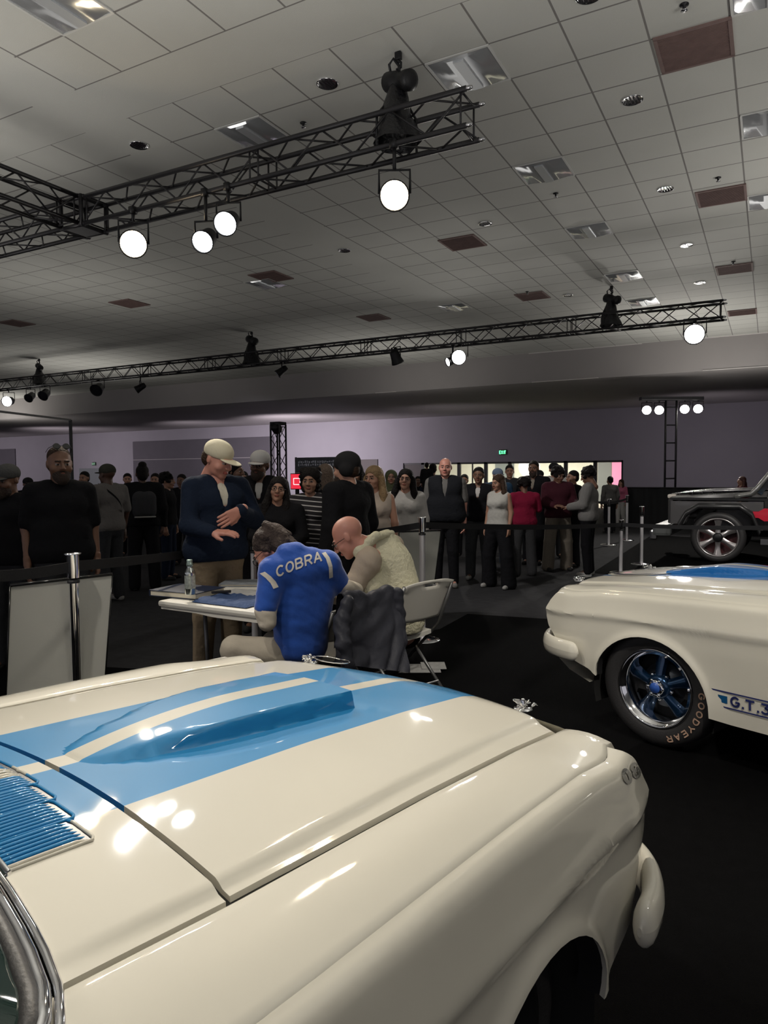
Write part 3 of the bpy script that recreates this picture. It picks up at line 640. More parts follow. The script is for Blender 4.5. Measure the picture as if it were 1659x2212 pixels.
    for t in np.linspace(0, 1, 16):
        x = -1.34-(2.0)*t; row = []
        z = float(np.interp(t, [0, .1, .3, .5, .8, 1], [1.345, 1.365, 1.375, 1.33, 1.15, 1.0])); w = float(np.interp(t, [0, .5, 1], [.545, .56, .60]))
        for u in np.linspace(-1, 1, 15): row.append((x-.10*u*u*(1-t), w*u, z-.035*u*u))
        P.append(row)
    roof.grid(P); roof.build('roof', PS, R_, True)
    for s in (1, -1):
        MB().grid([[(-.86-.03*t, s*.70, .945), (-1.42-.02*t, s*.56, 1.30)] for t in (0, 1)]+[[(-2.3, s*.715, .955), (-2.2, s*.565, 1.31)], [(-3.5, s*.70, .96), (-3.3, s*.61, .985)]], flip=(s > 0)).build('side_window', GL, R_)
    MB().grid([[(-.83-(3.0*t), y, .925+.03*t) for y in np.linspace(-.71, .71, 5)] for t in np.linspace(0, 1, 9)]).build('deck', PW, R_, True)
    MB().grid([[(-3.84, -.7, .93), (-3.84, .7, .93)], [(-3.9, -.7, .6), (-3.9, .7, .6)], [(-3.8, -.7, .4), (-3.8, .7, .4)]]).build('tail_panel', PW, R_, True)
    MB().box((-1.7, 0, .34), (3.9, 1.5, .10)).box((-1.75, 0, .55), (3.0, .9, .4)).build('underbody', M_BLKM, R_)
    # bumper quarters (painted): front bar with wrapped ends
    pts = [(.895, 0), (.895, .30), (.885, .50), (.865, .64), (.83, .76), (.77, .855), (.69, .915), (.59, .948), (.51, .957), (.475, .958), (.455, .958)]
    pts = [(x, -y) for x, y in pts[::-1]][:-1]+pts
    for _ in range(2):
        q_ = [pts[0]]
        for a_, b_ in zip(pts[:-1], pts[1:]): q_ += [(a_[0]*.75+b_[0]*.25, a_[1]*.75+b_[1]*.25), (a_[0]*.25+b_[0]*.75, a_[1]*.25+b_[1]*.75)]
        pts = q_+[pts[-1]]
    endr = lambda y: min(1., math.sqrt(max(0., 1-max(0., (y))**2)))
    P = []
    for i, (x, y) in enumerate(pts):
        dd_ = math.dist((x, abs(y)), (.455, .958)); e = math.sqrt(max(.04, 1-max(0, 1-dd_/.055)**2)); t = Vector((pts[min(i+1, len(pts)-1)][0]-pts[max(i-1, 0)][0], pts[min(i+1, len(pts)-1)][1]-pts[max(i-1, 0)][1])).normalized(); nx, ny = t.y, -t.x
        P.append([(x+nx*(.030*math.cos(a)*e), y+ny*(.030*math.cos(a)*e), .485+.062*math.sin(a)*e) for a in [2*math.pi*k/16 for k in range(17)]])
    MB().grid(P, flip=True).add(P[0][:-1], [tuple(range(16))]).add(P[-1][:-1], [tuple(range(16))]).build('bumper', PW, R_, True)
    for s in (1, -1): MB().box((.76, s*.42, .485), (.20, .05, .03)).build('bumper_bracket', M_BLK, R_)
    MB().grid([[(.68, y, .47), (.70, y, .40), (.60, y, .33), (.45, y, .28)] for y in np.linspace(-.84, .84, 9)], flip=True).build('valance', PW, R_, True)
    # wheels
    BL = mat('spoke_blue', (.01, .04, .10), .22, .7, coat=.6) if detail == 'far' else mat('spoke_dark', (.012, .013, .015), .35, .5)
    RIM = M_CHROME if detail == 'far' else mat('rim_dark', (.03, .03, .032), .4, .6)
    for ax, nm in ((0, 'f'), (RA-RX, 'r')):
        for s in (1, -1):
            c = Vector((RX-.02+ax, s*(.87 if detail == 'far' else .80), .35))
            B = basis((0, s, 0), (0, 0, 1))
            w = empty('wheel', c); w.parent = R_
            o = MB().lathe([(.225, -.02), (.232, -.005), (.25, .0), (.285, .004), (.315, -.004), (.335, -.022), (.344, -.045), (.345, -.17), (.335, -.195), (.30, -.21), (.24, -.20), (.22, -.19)], (0, 0, 0), B, 56).build('tire', RUB, w, True)
            MB().lathe([(.226, -.012), (.230, .0), (.224, .006), (.217, -.002), (.213, -.012), (.196, -.018), (.192, -.05), (.180, -.07), (.176, -.17)], (0, 0, 0), B, 56).build('rim', RIM, w, True)
            MB().disc((0, 0, 0), .18, B, 32, z=-.165).build('brake_backing', M_BLKM, w)
            MB().lathe([(.13, -.14), (.13, -.12), (.06, -.12), (.06, -.09)], (0, 0, 0), B, 32).build('brake_disc', mat('brake_iron', (.10, .11, .13), .35, .8), w, True)
            for k in range(5):
                a0 = 2*math.pi*k/5+.35; P = []
                for t in np.linspace(0, 1, 7):
                    r = .045+.14*t; wd = .030+.018*t**2; zz_ = -.035-.045*t; zz_ -= .0
                    ca, sa = math.cos(a0), math.sin(a0); row = []
                    for q in range(9):
                        u = -1+2*q/8; row.append(B @ Vector((r*ca-u*wd*sa, r*sa+u*wd*ca, zz_-.03*abs(u)**2.5)))
                    P.append(row)
                MB().grid(P).build('spoke', BL, w, True)
            MB().lathe([(.075, -.09), (.07, -.045), (.055, -.03), (.045, -.028)], (0, 0, 0), B, 32).build('hub', BL, w, True)
            mb = MB()
            for k in range(6): mb.box(B @ Vector((.046*math.cos(k*math.pi/3), .046*math.sin(k*math.pi/3), -.018)), (.016, .016, .016))
            mb.lathe([(.0, -.012), (.034, -.012), (.046, -.018), (.048, -.03)], (0, 0, 0), B, 24).build('centre_cap', M_CHROME, w, True)
            MB().lathe([(0, -.006), (.03, -.008), (.031, -.012)], (0, 0, 0), B, 24).build('cap_badge', mat('badge_blue', (.03, .10, .42), .35, emit=None), w, True)
            mb = MB()
            for k in range(5):
                a = 2*math.pi*k/5+.35+math.pi/5; mb.lathe([(0, -.035), (.009, -.037), (.010, -.07)], B @ Vector((.075*math.cos(a), .075*math.sin(a), -.02)), B, 10)
            mb.build('lug_nuts', M_CHROME, w, True)
            if detail == 'far' and nm == 'f' and s == 1:
                for txt, a_mid in (('GOOD', 18.), ('YEAR', -42.)):
                    pass
                q, wd = letters('GOODYEAR', .036, w=1.15, stroke=.2, adv=1.25, seg=.3); mb = MB()
                for cc in q:
                    ring = []
                    for p in cc:
                        ang = math.radians(8)-(p.x)/.285; r = .268+p.y   # reads outwards, clockwise down from the right
                        # world: front axis x points to image left; measure the angle on the outer face
                        ring.append((-(r*math.cos(ang)), .0065, r*math.sin(ang)))
                    mb.add(ring, [(0, 1, 2, 3)])
                mb.build('tire_lettering', mat('letter_tan', (.50, .33, .24), .7), w)
    # wheel housings
    for cx in (RX, RA):
        for s in (1, -1):
            mb = MB(); P = [[(cx+(RR_+.02)*math.cos(a), s*y, RZ+(RR_+.02)*math.sin(a)) for y in (.87, .70, .52)] for a in np.linspace(-.3, math.pi+.3, 20)]
            mb.grid(P); mb.add([P[i][2] for i in range(20)], [tuple(range(20))]); mb.build('wheel_housing', mat('housing_black', (.012, .012, .012), .8), R_, True)
    # bonnet pins with lanyards
    CH2 = M_CHROME
    for s in (1, -1):
        x, y = .80, s*.47; z = float(hoodz(x, y)); t = empty('hood_pin', (x, y, z)); t.parent = R_
        MB().lathe([(0, .004), (.028, .004), (.03, .0)], (0, 0, 0), None, 20).build('plate', CH2, t, True)
        MB().lathe([(.008, 0), (.008, .028), (.004, .034), (0, .035)], (0, 0, 0), None, 12).build('post', CH2, t, True)
        mb = MB(); rr = random.Random(3+s)
        for k in range(9):
            a = rr.uniform(0, 6.28); c = Vector((rr.uniform(-.03, .03), rr.uniform(-.03, .03), .009+rr.uniform(0, .014))); mb.tube([c+Vector((.011*math.cos(a+j*1.05), .008*math.sin(a+j*1.05), .004*math.sin(j*2.+a))) for j in range(7)], .0028, 6)
        mb.build('clip', CH2, t, True)
        cx_, cy_ = (.03, -s*.09) if s > 0 else (.03, .02); rx_ = .085 if s > 0 else .03
        MB().tube([(cx_+rx_*.55*math.cos(a), cy_+rx_*math.sin(a), .010+(.012 if s > 0 else .004)*math.sin(a*.5)) for a in np.linspace(0, 2*math.pi, 28)], .0022, 6).build('lanyard', CH2, t, True)
    return R_, PW, PS
F1 = Vector((.165, .986, 0)).normalized(); L1 = Vector((-F1.y, F1.x, 0)); O1 = F1*1.23+L1*1.5
WHITE = (.72, .69, .60)
car1, PW1, PS1 = car(O1, math.atan2(F1.y, F1.x), 'cream white fastback car with light blue stripes over its hood, filling the foreground', WHITE, (.02, .27, .60), 'near', '')
F2 = Vector((-.927, .375, 0)).normalized(); L2 = Vector((-F2.y, F2.x, 0)); wf = PD(1412, 1487, 4.10); O2 = Vector((wf.x, wf.y, 0))-L2*.87-F2*(RX-.02)
car2, PW2, PS2 = car(O2, math.atan2(F2.y, F2.x), 'cream white car with blue stripes and lettered sill stripe, nose pointing left', WHITE, (.012, .15, .46), 'far', '')
# reflected number painted as grey digits on the near car's fender tip
SIDEPTS = [(SG[i, j]) for i in range(SG.shape[0]) for j in range(SG.shape[1]-2)]
def sidey(x, z):
    zt = float(zc(min(x, .66))); k = (zt-.888)*float(np.clip((z-float(zbot(x)))/(zt-float(zbot(x))), 0, 1)); y = float(np.interp(z-k, *YS)); return y-.05*float(sm(.5, .85, x))**1.5*(1+.6*float(sm(.6, .4, z)))+.0035
def onto(objs, root, quads, m, nm, lift=.003):
    M = Matrix.Translation(root.location) @ Matrix.Rotation(root.rotation_euler.z, 4, 'Z'); Mi = M.inverted(); e = Mi @ EYE; mb = MB(); V = []; F = []
    for ob in objs: n = len(V); V += [v.co.copy() for v in ob.data.vertices]; F += [tuple(i+n for i in p.vertices) for p in ob.data.polygons]
    tr = BVHTree.FromPolygons(V, F)
    for qd in quads:
        out = []
        for x, y in qd:
            d = (Mi.to_3x3() @ ray(x, y)).normalized(); h = tr.ray_cast(e, d)
            if h[0] is None: out = None; break
            n_ = h[1] if h[1].dot(d) < 0 else -h[1]; out.append(h[0]+n_*lift)
        if out: mb.add(out, [(0, 1, 2, 3)])
    return mb.build(nm, m, root)
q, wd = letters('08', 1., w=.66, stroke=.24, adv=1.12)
onto([c for c in car1.children if c.name.startswith('fender')], car1, [[(1352+p.x*25-p.y*13, 1697-p.x*18-p.y*29) for p in c] for c in q], mat('reflected_number_grey', (.17, .17, .16), .35, coat=1.), 'fender_number')
# sill stripe and lettering on the far car (left side)
DB = mat('sill_stripe_navy', (.03, .04, .16), .35, coat=1.)
def sp(x, z): return (x, sidey(x, z)+.002, z)
for nm, a, b_, z0, z1 in (('sill_stripe', -.345, -1.9, .432, .440), ('sill_stripe', -.365, -1.9, .348, .356), ('sill_block', -.385, -.435, .374, .414)):
    P = [[sp(x, z) for z in (z0, z1)] for x in np.linspace(a, b_, 30)]
    MB().grid(P, flip=True).build(nm, DB if nm == 'sill_stripe' else mat('block_blue', (.01, .10, .25), .3, coat=1.), car2)
q, wd = letters('G.T.350', .056, w=.95, stroke=.2, adv=1.08); mb = MB()
for c in q: mb.add([sp(-.452-p.x, .366+p.y) for p in c], [(0, 1, 2, 3)])
mb.build('sill_lettering', DB, car2)
# white roundel with a black ring on the far car's hood
def ring(r0, r1, m, nm, dz):
    P = [[(.52+r*math.cos(a)*1.0, .05+r*math.sin(a), float(hoodz(.52+r*math.cos(a), .05+r*math.sin(a)))+dz) for r in np.linspace(r0, r1, 5)] for a in np.linspace(0, 2*math.pi, 49)]
    MB().grid(P).build(nm, m, car2, True)
ring(.0, .27, PW2, 'roundel', .003); ring(.195, .235, mat('ring_black', (.015, .015, .02), .3, coat=1.), 'roundel_ring', .0045)
# ================================================================ black off-road car at the back
def suv():
    c = PZ(1549, 1216, 0); a = math.radians(178); h = Vector((math.cos(a), math.sin(a), 0)); l = Vector((-h.y, h.x, 0))   # left side faces the viewer
    K = 1.07
    W_ = .93*K; O = Vector((c.x, c.y, 0))-l*(W_-.03)
    t = empty('off_road_car', O, a, 'boxy black off-road car with silver six-spoke wheel and red side graphic, at right edge', 'car')
    BP = mat('black_car_paint', (.012, .012, .014), .2, .2, coat=1.); GR = mat('painted_reflection_grey', (.10, .097, .10), .22, .2, coat=1.); BK = M_BLK  # grey panels on the black body paint in its reflections
    def B(x0, x1, y0, y1, z0, z1, bev=.02): return MB().box(((x0+x1)/2*K, (y0+y1)/2*K, (z0+z1)/2*K), ((x1-x0)*K, (y1-y0)*K, (z1-z0)*K), bev=bev)
    MB().box((-1.55*K, 0, .72*K), (3.2*K, 1.72*K, .34*K), bev=.04).box((-2.0*K, 0, 1.0*K), (2.6*K, 1.76*K, .34*K), bev=.04).build('body', BP, t)
    for s in (1, -1):
        # front fender cut by a squared arch
        out = [(.73, 1.0), (.73, .62), (.52, .62), (.44, .80), (.28, .90), (-.30, .90), (-.46, .80), (-.50, .55), (-.65, .55), (-.65, 1.0)]
        n = len(out); v = [(x*K, s*.86*K, z*K) for x, z in out]+[(x*K, s*.60*K, z*K) for x, z in out]; f = [tuple(range(n))]+[(i, (i+1) % n, (i+1) % n+n, i+n) for i in range(n)]
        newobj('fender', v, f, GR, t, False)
        arch = [(.60, .60), (.50, .80), (.30, .925), (-.32, .925), (-.50, .80), (-.62, .50)]
        P = []
        for j, (x, z) in enumerate(arch): P.append([(x*K, s*.86*K, (z+.05)*K), (x*K, s*.95*K, (z+.03)*K), (x*K*.97, s*.955*K, (z-.03)*K), (x*K*.95, s*.86*K, (z-.05)*K)])
        MB().grid(P, flip=(s > 0)).build('wheel_arch_flare', mat('flare_black', (.02, .02, .021), .35, coat=.4), t, True)
        B(-.66, -1.70, s*.84, s*.875, .55, 1.05, .01).build('door', BP, t); B(-1.8, -2.75, s*.84, s*.875, .55, 1.05, .01).build('door', BP, t)
        B(-.62, -2.9, s*.86, s*.93, .33, .42, .02).build('side_step', M_STEEL, t)
        B(.74, -3.3, s*.865, s*.885, 1.02, 1.06, .01).build('side_moulding', BK, t)
        g = MB()
        for j in range(6): g.tube([((.42-.15*j)*K, s*.80*K, 1.075*K), ((.40-.15*j)*K, s*.70*K, 1.16*K)], .010, 6)
        g.tube([(.45*K, s*.76*K, 1.10*K), (-.5*K, s*.76*K, 1.13*K)], .010, 6); g.build('fender_rail', BK, t, True)
    P = [[(x*K, y*K, (z-.02*abs(y/.72)**3)*K) for y in np.linspace(-.72, .72, 9)] for x, z in ((.80, 1.03), (.78, 1.09), (.60, 1.145), (.2, 1.17), (-.3, 1.19), (-.80, 1.205))]
    MB().grid(P, flip=True).build('hood', BP, t, True)
    for s in (1, -1):
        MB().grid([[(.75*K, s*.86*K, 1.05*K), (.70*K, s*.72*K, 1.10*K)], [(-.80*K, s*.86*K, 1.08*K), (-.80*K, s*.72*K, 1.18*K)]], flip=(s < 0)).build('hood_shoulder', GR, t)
        MB().tube([(.74*K, s*.70*K, 1.115*K), (.2*K, s*.70*K, 1.17*K), (-.7*K, s*.70*K, 1.20*K)], .012, 6).build('hood_strip', mat('silver_strip', (.6, .6, .6), .25, .8), t, True)
        B(.66, .80, s*.70-.07, s*.70+.07, 1.04, 1.11, .03).build('turn_signal', mat('signal_lens', (.6, .55, .5), .1), t)
        MB().lathe([(0, .02), (.07, .01), (.09, -.02)], (.76*K, s*.62*K, .86*K), basis((1, 0, 0)), 20).build('headlight', mat('headlight_glass2', (.6, .6, .62), .1), t, True)
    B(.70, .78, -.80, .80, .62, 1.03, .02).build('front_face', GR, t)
    B(.72, 1.02, -.88, .88, .40, .60, .06).build('bumper', mat('bumper_grey', (.16, .17, .17), .25, .4, coat=.6), t)
    for s in (1, -1): B(.95, 1.06, s*.80-.06, s*.80+.06, .33, .50, .03).build('bumper_end', M_STEEL, t)
    # red flame-like graphic
    g = MB(); z = .80
    P = []
    for i in range(23):
        u = i/22; x = -.50-1.8*u; w = (.085+.02*math.sin(u*19))*(1-.1*u) if u > .06 else .05
        P.append([(x*K, .8775*K, (z-w)*K), (x*K, .8775*K, (z+w)*K)])
    g.grid(P); g.build('side_graphic', mat('graphic_red', (.62, .015, .045), .3, coat=1., emit=None), t)
    # windshield frame and tubular bar
    for s in (1, -1):
        MB().box((0, 0, 0), (.07*K, .05*K, 1.0*K)).build('tmp', BP).name = 'pillar'
        o = bpy.data.objects[-1] if False else [q for q in COL.objects if q.name.startswith('pillar') and q.parent is None][-1]
        o.parent = t; o.location = (-.86*K, s*.80*K, 1.55*K); o.rotation_euler = (0, math.radians(-33), 0)
        MB().tube([(-.24*K, s*.86*K, 1.07*K), (-.32*K, s*.86*K, 1.10*K), (-.47*K, s*.86*K, 1.13*K), (-.56*K, s*.86*K, 1.22*K), (-1.0*K, s*.84*K, 1.85*K)], .042, 12).build('snorkel', mat('snorkel_grey', (.35, .35, .34), .22, .7), t, True)
    B(-1.12, -3.45, -.78, .78, 1.88, 1.95, .03).build('roof', BP, t)
    MB().grid([[(-.66*K, y*K, 1.19*K), (-1.15*K, y*.96*K, 1.88*K)] for y in (-.76, .76)]).build('windshield', mat('dark_glass', (.01, .012, .014), .03, coat=1.), t)
    for s in (1, -1): MB().grid([[(-.8*K, s*.80*K, 1.2*K), (-1.25*K, s*.77*K, 1.86*K)], [(-3.4*K, s*.80*K, 1.2*K), (-3.4*K, s*.77*K, 1.86*K)]]).build('side_window', MATS['dark_glass'], t)
    B(-.95, -1.10, .88, 1.10, 1.12, 1.28, .03).build('side_mirror', BP, t)
    for ax in (0, -2.85):
        for s in (1, -1):
            w = empty('wheel', (ax*K, s*.90*K, .415*K)); w.parent = t; Bm = basis((0, s, 0)); r = K*.415
            MB().lathe([(.315*K, -.01), (.33*K, .005), (.38*K, .0), (r, -.04), (r, -.24), (.3*K, -.26)], (0, 0, 0), Bm, 48).build('tire', MATS['black_rubber'], w, True)
            MB().lathe([(.318*K, -.005), (.31*K, .006), (.295*K, -.004), (.285*K, -.03), (.28*K, -.2)], (0, 0, 0), Bm, 48).build('rim', mat('alloy', (.55, .52, .52), .25, .85), w, True)
            MB().disc((0, 0, 0), .28*K, Bm, 32, z=-.17).build('brake_backing', mat('brake_dark_red', (.05, .008, .01), .5), w)
            for k in range(6):
                a0 = math.pi/3*k+.52; P = []
                for u, wd, zz_ in ((.05, .045, -.02), (.14, .035, -.035), (.22, .045, -.02), (.295, .065, -.008)):
                    ca, sa = math.cos(a0), math.sin(a0); P.append([Bm @ Vector(((u*ca-q*wd*sa)*K, (u*sa+q*wd*ca)*K, zz_-.02*abs(q))) for q in (-1, -.7, 0, .7, 1)])
                MB().grid(P).build('spoke', MATS['alloy'], w, True)
            MB().lathe([(0, .0), (.05*K, -.005), (.075*K, -.02), (.08*K, -.06)], (0, 0, 0), Bm, 24).build('hub', BK, w, True)
    MB().box((-1.4*K, 0, .50*K), (3.6*K, 1.0*K, .16*K)).build('underbody', M_BLKM, t)
    return t
suv()
# ================================================================ table, chairs, boards, posts
M_PLAS = mat('white_plastic', (.60, .58, .53), .65, bump=.05, bscale=200, var=.04)
TZ = .78
a_ = PZ(340, 1297, TZ); b_ = PZ(556, 1323, TZ)
u = (b_-a_); u.z = 0; u.normalize(); n_ = Vector((-u.y, u.x, 0))
if n_.y < 0: n_ = -n_
th = math.atan2(u.y, u.x); TO = Vector((a_.x, a_.y, 0)); TL, TW = (b_-a_).length+.02, 1.5
tb = empty('folding_table', TO, th, 'white plastic folding table holding books and a bottle in front of the two signing men', 'table')
MB().box((TL/2, TW/2, TZ-.02), (TL, TW, .04), bev=.018).build('tabletop', M_PLAS, tb)
mb = MB()
P = [[(x, .012, TZ-.03), (x, .012, TZ-.055-.012*float(sm(.3, .5, x))), (x, .03, TZ-.055-.012*float(sm(.3, .5, x)))] for x in np.linspace(.02, TL-.02, 30)]
mb.grid(P).build('skirt', M_PLAS, tb)
for yq in (.32, TW-.32):
    for x in (.1, TL-.1): MB().tube([(x, yq, TZ-.05), (x, yq+(.04 if yq < 1 else -.04), .0)], .014, 8).build('leg', mat('grey_leg', (.18, .18, .19), .4, .6), tb, True)
    MB().tube([(.1, yq, .12), (TL-.1, yq, .12)], .012, 6).build('leg_brace', MATS['grey_leg'], tb, True)
def book(px, py, w, d, h, rz, lab, cover, z=.7825, pages=(.62, .57, .46)):
    p = PZ(px, py, z); t = empty('book', (p.x, p.y, z), rz, lab, 'book')
    MB().box((0, 0, h-.003), (w, d, .005), bev=.001).box((0, 0, .0025), (w, d, .005), bev=.001).box((-w/2+.003, 0, h/2), (.006, d, h)).build('cover', cover, t)
    MB().box((.002, 0, h/2), (w-.014, d-.01, h-.011)).build('pages', mat('book_pages', pages, .8), t); return t
NAVY = mat('navy_cover', (.012, .02, .05), .5, var=.3, vscale=20); GREYC = mat('grey_print_cover', (.22, .24, .27), .5, var=.6, vscale=25)
book(405, 1284, .40, .30, .042, th+.08, 'thick dark book with cream page edges under the bottle on the table', NAVY)
book(525, 1262, .30, .24, .02, th+.5, 'grey printed booklet on the table beside the blue-jacketed man', GREYC, .7825)
book(530, 1283, .30, .24, .012, th+.2, 'pale printed booklet in front on the table beside the blue cloth', mat('pale_cover', (.38, .38, .38), .5, var=.5, vscale=22), .7825)
# folded blue cloth
p = PZ(508, 1298, .785); P = []
for i in range(25):
    row = []
    for j in range(17):
        x, y = (i/24-.5)*.46, (j/16-.5)*.32; e = min(1, min(12-abs(i-12), 8-abs(j-8))/1.5)
        row.append((x, y, .003+.02*e+.006*e*math.sin(x*40+y*13)*math.cos(y*31)+.004*math.sin(x*90)*e))
    P.append(row)
o = MB().grid(P, flip=True).build('folded_cloth', mat('blue_cloth', (.02, .05, .14), .85, bump=.4, bscale=60, var=.3), None, True); o.location = (p.x, p.y, .7825); o.rotation_euler = (0, 0, th); setp(o, 'folded dark blue cloth lying on the table front edge', 'cloth')
o = MB().box((0, 0, .009), (.13, .025, .018), bev=.006).build('marker_pen', mat('pen_black', (.02, .02, .02), .4)); p = PZ(478, 1284, .80); o.location = (p.x, p.y, .808); o.rotation_euler = (0, 0, th+.9); setp(o, 'black marker pen on the blue cloth', 'pen')
# aluminium bottle with mouth ring
p = PZ(411, 1284, .826); bt = empty('bottle', (p.x, p.y, .826), 0, 'silver aluminium screw-top bottle standing on the dark book', 'bottle')
AL = mat('aluminium', (.62, .66, .64), .22, 1., var=.3, vscale=30)
MB().lathe([(0, 0), (.030, 0), (.034, .004), (.034, .135), (.033, .148), (.020, .172), (.018, .178), (.018, .185)], n=28).build('body', AL, bt, True)
MB().lathe([(.0185, .183), (.0215, .185), (.0215, .20), (.019, .203), (.0195, .222), (.018, .226), (0, .226)], n=28).build('cap', mat('cap_green_silver', (.36, .46, .42), .3, .8), bt, True)
MB().lathe([(.0345, .04), (.0345, .125)], n=28).build('label', mat('bottle_label', (.50, .54, .50), .3, .6, var=.75, vscale=60), bt, True)
# folding chairs
def fchair(loc, face, lab, back_h=.86):
    t = empty('folding_chair', loc, face, lab, 'chair')        # faces local +x
    P = []
    for i in range(13):
        z = .55+(back_h-.55)*i/12; row = []
        for j in range(15):
            y = (j/14-.5)*.46*(1+.03*math.sin(math.pi*i/12)); row.append((-.235-.17*(z-.5)/.36+.10*(1-(y/.23)**2)*(-.35)-.015*float(sm(.9, 1., i/12)), y, z-.025*(abs(y)/.23)**3*(i > 9)))
        P.append(row)
    P = np.array(P); Q = P+np.array([.018, 0, 0]); hole = {(10, 6), (10, 7), (10, 5), (10, 8)}
    mb = MB(); nn, mm = P.shape[:2]; v = P.reshape(-1, 3).tolist()+Q.reshape(-1, 3).tolist(); f = []; N = nn*mm
    for i in range(nn-1):
        for j in range(mm-1):
            if (i, j) in hole: 
                continue
            a = i*mm+j; f.append((a, a+mm, a+mm+1, a+1)); f.append((a+N, a+1+N, a+mm+1+N, a+mm+N))
            for (da, db, ni, nj) in ((0, 1, i-1, j), (mm+1, mm, i+1, j), (mm, 0, i, j-1), (1, mm+1, i, j+1)):
                if ni < 0 or nj < 0 or ni >= nn-1 or nj >= mm-1 or (ni, nj) in hole: f.append((a+da, a+db, a+db+N, a+da+N))
    mb.add(v, f); mb.build('backrest', M_PLAS, t, True)
    P = [[(-.20+.42*i/12, (j/12-.5)*.43, .445-.018*math.cos((j/12-.5)*math.pi)-.02*(1-i/12)*0-.03*float(sm(.8, 1, i/12))) for j in range(13)] for i in range(13)]
    P = np.array(P); mb = MB().grid(P, flip=True).grid(P-np.array([0, 0, .03]))
    ring = [P[0, j] for j in range(13)]+[P[i, 12] for i in range(13)]+[P[12, 12-j] for j in range(13)]+[P[12-i, 0] for i in range(13)]
    mb.grid([ring, [q-np.array([0, 0, .03]) for q in ring]], flip=True); mb.build('seat', M_PLAS, t, True)
    LG = mat('chair_leg_grey', (.20, .20, .20), .35, .7)
    for s in (-1, 1):
        MB().tube([(-.395, s*.235, back_h-.03), (-.255, s*.24, .5), (.25, s*.235, .0)], .0125, 8).build('leg', LG, t, True)
        MB().tube([(.12, s*.215, .43), (-.34, s*.215, .0)], .0125, 8).build('leg', LG, t, True)
    MB().tube([(.17, -.235, .08), (.17, .235, .08)], .01, 6).build('stretcher', LG, t, True); MB().tube([(-.27, -.215, .07), (-.27, .215, .07)], .01, 6).build('stretcher', LG, t, True)
    return t
# facing direction: away to the left
fv = math.atan2(.55, -.84)
CA = math.radians(160); fc = Vector((math.cos(CA), math.sin(CA), 0)); c2 = PD(928, 1253, 4.95)+fc*.40; fchair((c2.x, c2.y, 0), CA, 'white plastic folding chair with a slotted handle, holding the man in the cream vest')
c1 = PD(790, 1292, 4.42)+fc*.42; ch1 = fchair((c1.x, c1.y, 0), CA, 'white plastic folding chair hidden under a dark jacket, behind the blue-jacketed man', .79)
# white foam boards on easels and chrome posts
def board(tl, tr, br, bl, lab, easel=True):
    tl, tr, br, bl = [Vector(q) for q in (tl, tr, br, bl)]; nrm = (tr-tl).cross(bl-tl).normalized()
    if nrm.y > 0: nrm = -nrm
    c = (bl+br)/2; base = Vector((c.x, c.y, 0)); t = empty('sign_board', base, 0, lab, 'sign board')
    v = [q-base for q in (tl, tr, br, bl)]; v += [q-nrm*.02 for q in v]
    newobj('board', v, [(0, 1, 2, 3), (7, 6, 5, 4), (0, 4, 5, 1), (1, 5, 6, 2), (2, 6, 7, 3), (3, 7, 4, 0)], mat('foam_board', (.50, .50, .46), .6, bump=.04, bscale=80), t, False)
    MB().tube([v[0]+Vector((0, 0, .008)), v[1]+Vector((0, 0, .008))], .009, 6).tube([v[0], v[3]], .005, 5).tube([v[1], v[2]], .005, 5).build('edge_trim', mat('glossy_black_edge', (.02, .02, .02), .15, .3), t, True)
    for q, w in ((.2, 1), (.8, 1)):
        s_ = v[3].lerp(v[2], q)-nrm*.05; MB().tube([s_+Vector((0, 0, .3)), Vector((s_.x, s_.y, 0))-nrm*.0], .012, 6).build('leg', M_BLK, t, True)
    m_ = v[3].lerp(v[2], .5)-nrm*.06; MB().tube([m_+Vector((0, 0, .35)), Vector((m_.x, m_.y, 0))-nrm*.35], .012, 6).build('leg', M_BLK, t, True)
    return t
board(PD(22, 1268, 3.95), PD(243, 1243, 4.25), PD(226, 1480, 4.2), PD(12, 1530, 3.9), 'large blank white sign board with black edge behind the nearest chrome post at left')
board(PD(862, 1150, 6.95), PD(952, 1147, 7.25), PD(938, 1262, 7.2), PD(860, 1262, 6.9), 'smaller blank white sign board behind the chrome post right of centre')
def post(px, py, d, lab, zt=None, s=1.):
    p = PD(px, py, d); zt = zt or p.z; t = empty('stanchion', (p.x, p.y, 0), 0, lab, 'barrier post', None)
    MB().lathe([(0, .035), (.03, .033), (.12, .02), (.165, .012), (.17, 0)], n=32).build('base', M_CHROME, t, True)
    PM = M_CHROME if d < 5 else mat('satin_post', (.80, .78, .80), .35, .55)
    MB().lathe([(.028*s, .03), (.028*s, zt-.16)], n=24).build('pole', PM, t, True)
    MB().lathe([(.034*s, zt-.17), (.034*s, zt-.155), (.022*s, zt-.15), (.022*s, zt-.14)], n=24).build('collar', M_BLK, t, True)
    MB().lathe([(.034*s, zt-.14), (.036*s, zt-.01), (.036*s, zt-.004)], n=24).build('belt_head', M_CHROME, t, True)
    MB().lathe([(.046*s, zt-.006), (.046*s, zt), (.03*s, zt+.004), (0, zt+.005)], n=24).build('cap', M_CHROME, t, True)
    return Vector((p.x, p.y, zt-.075))
M_BELT = mat('belt_black', (.010, .010, .012), .8, bump=.3, bscale=300)
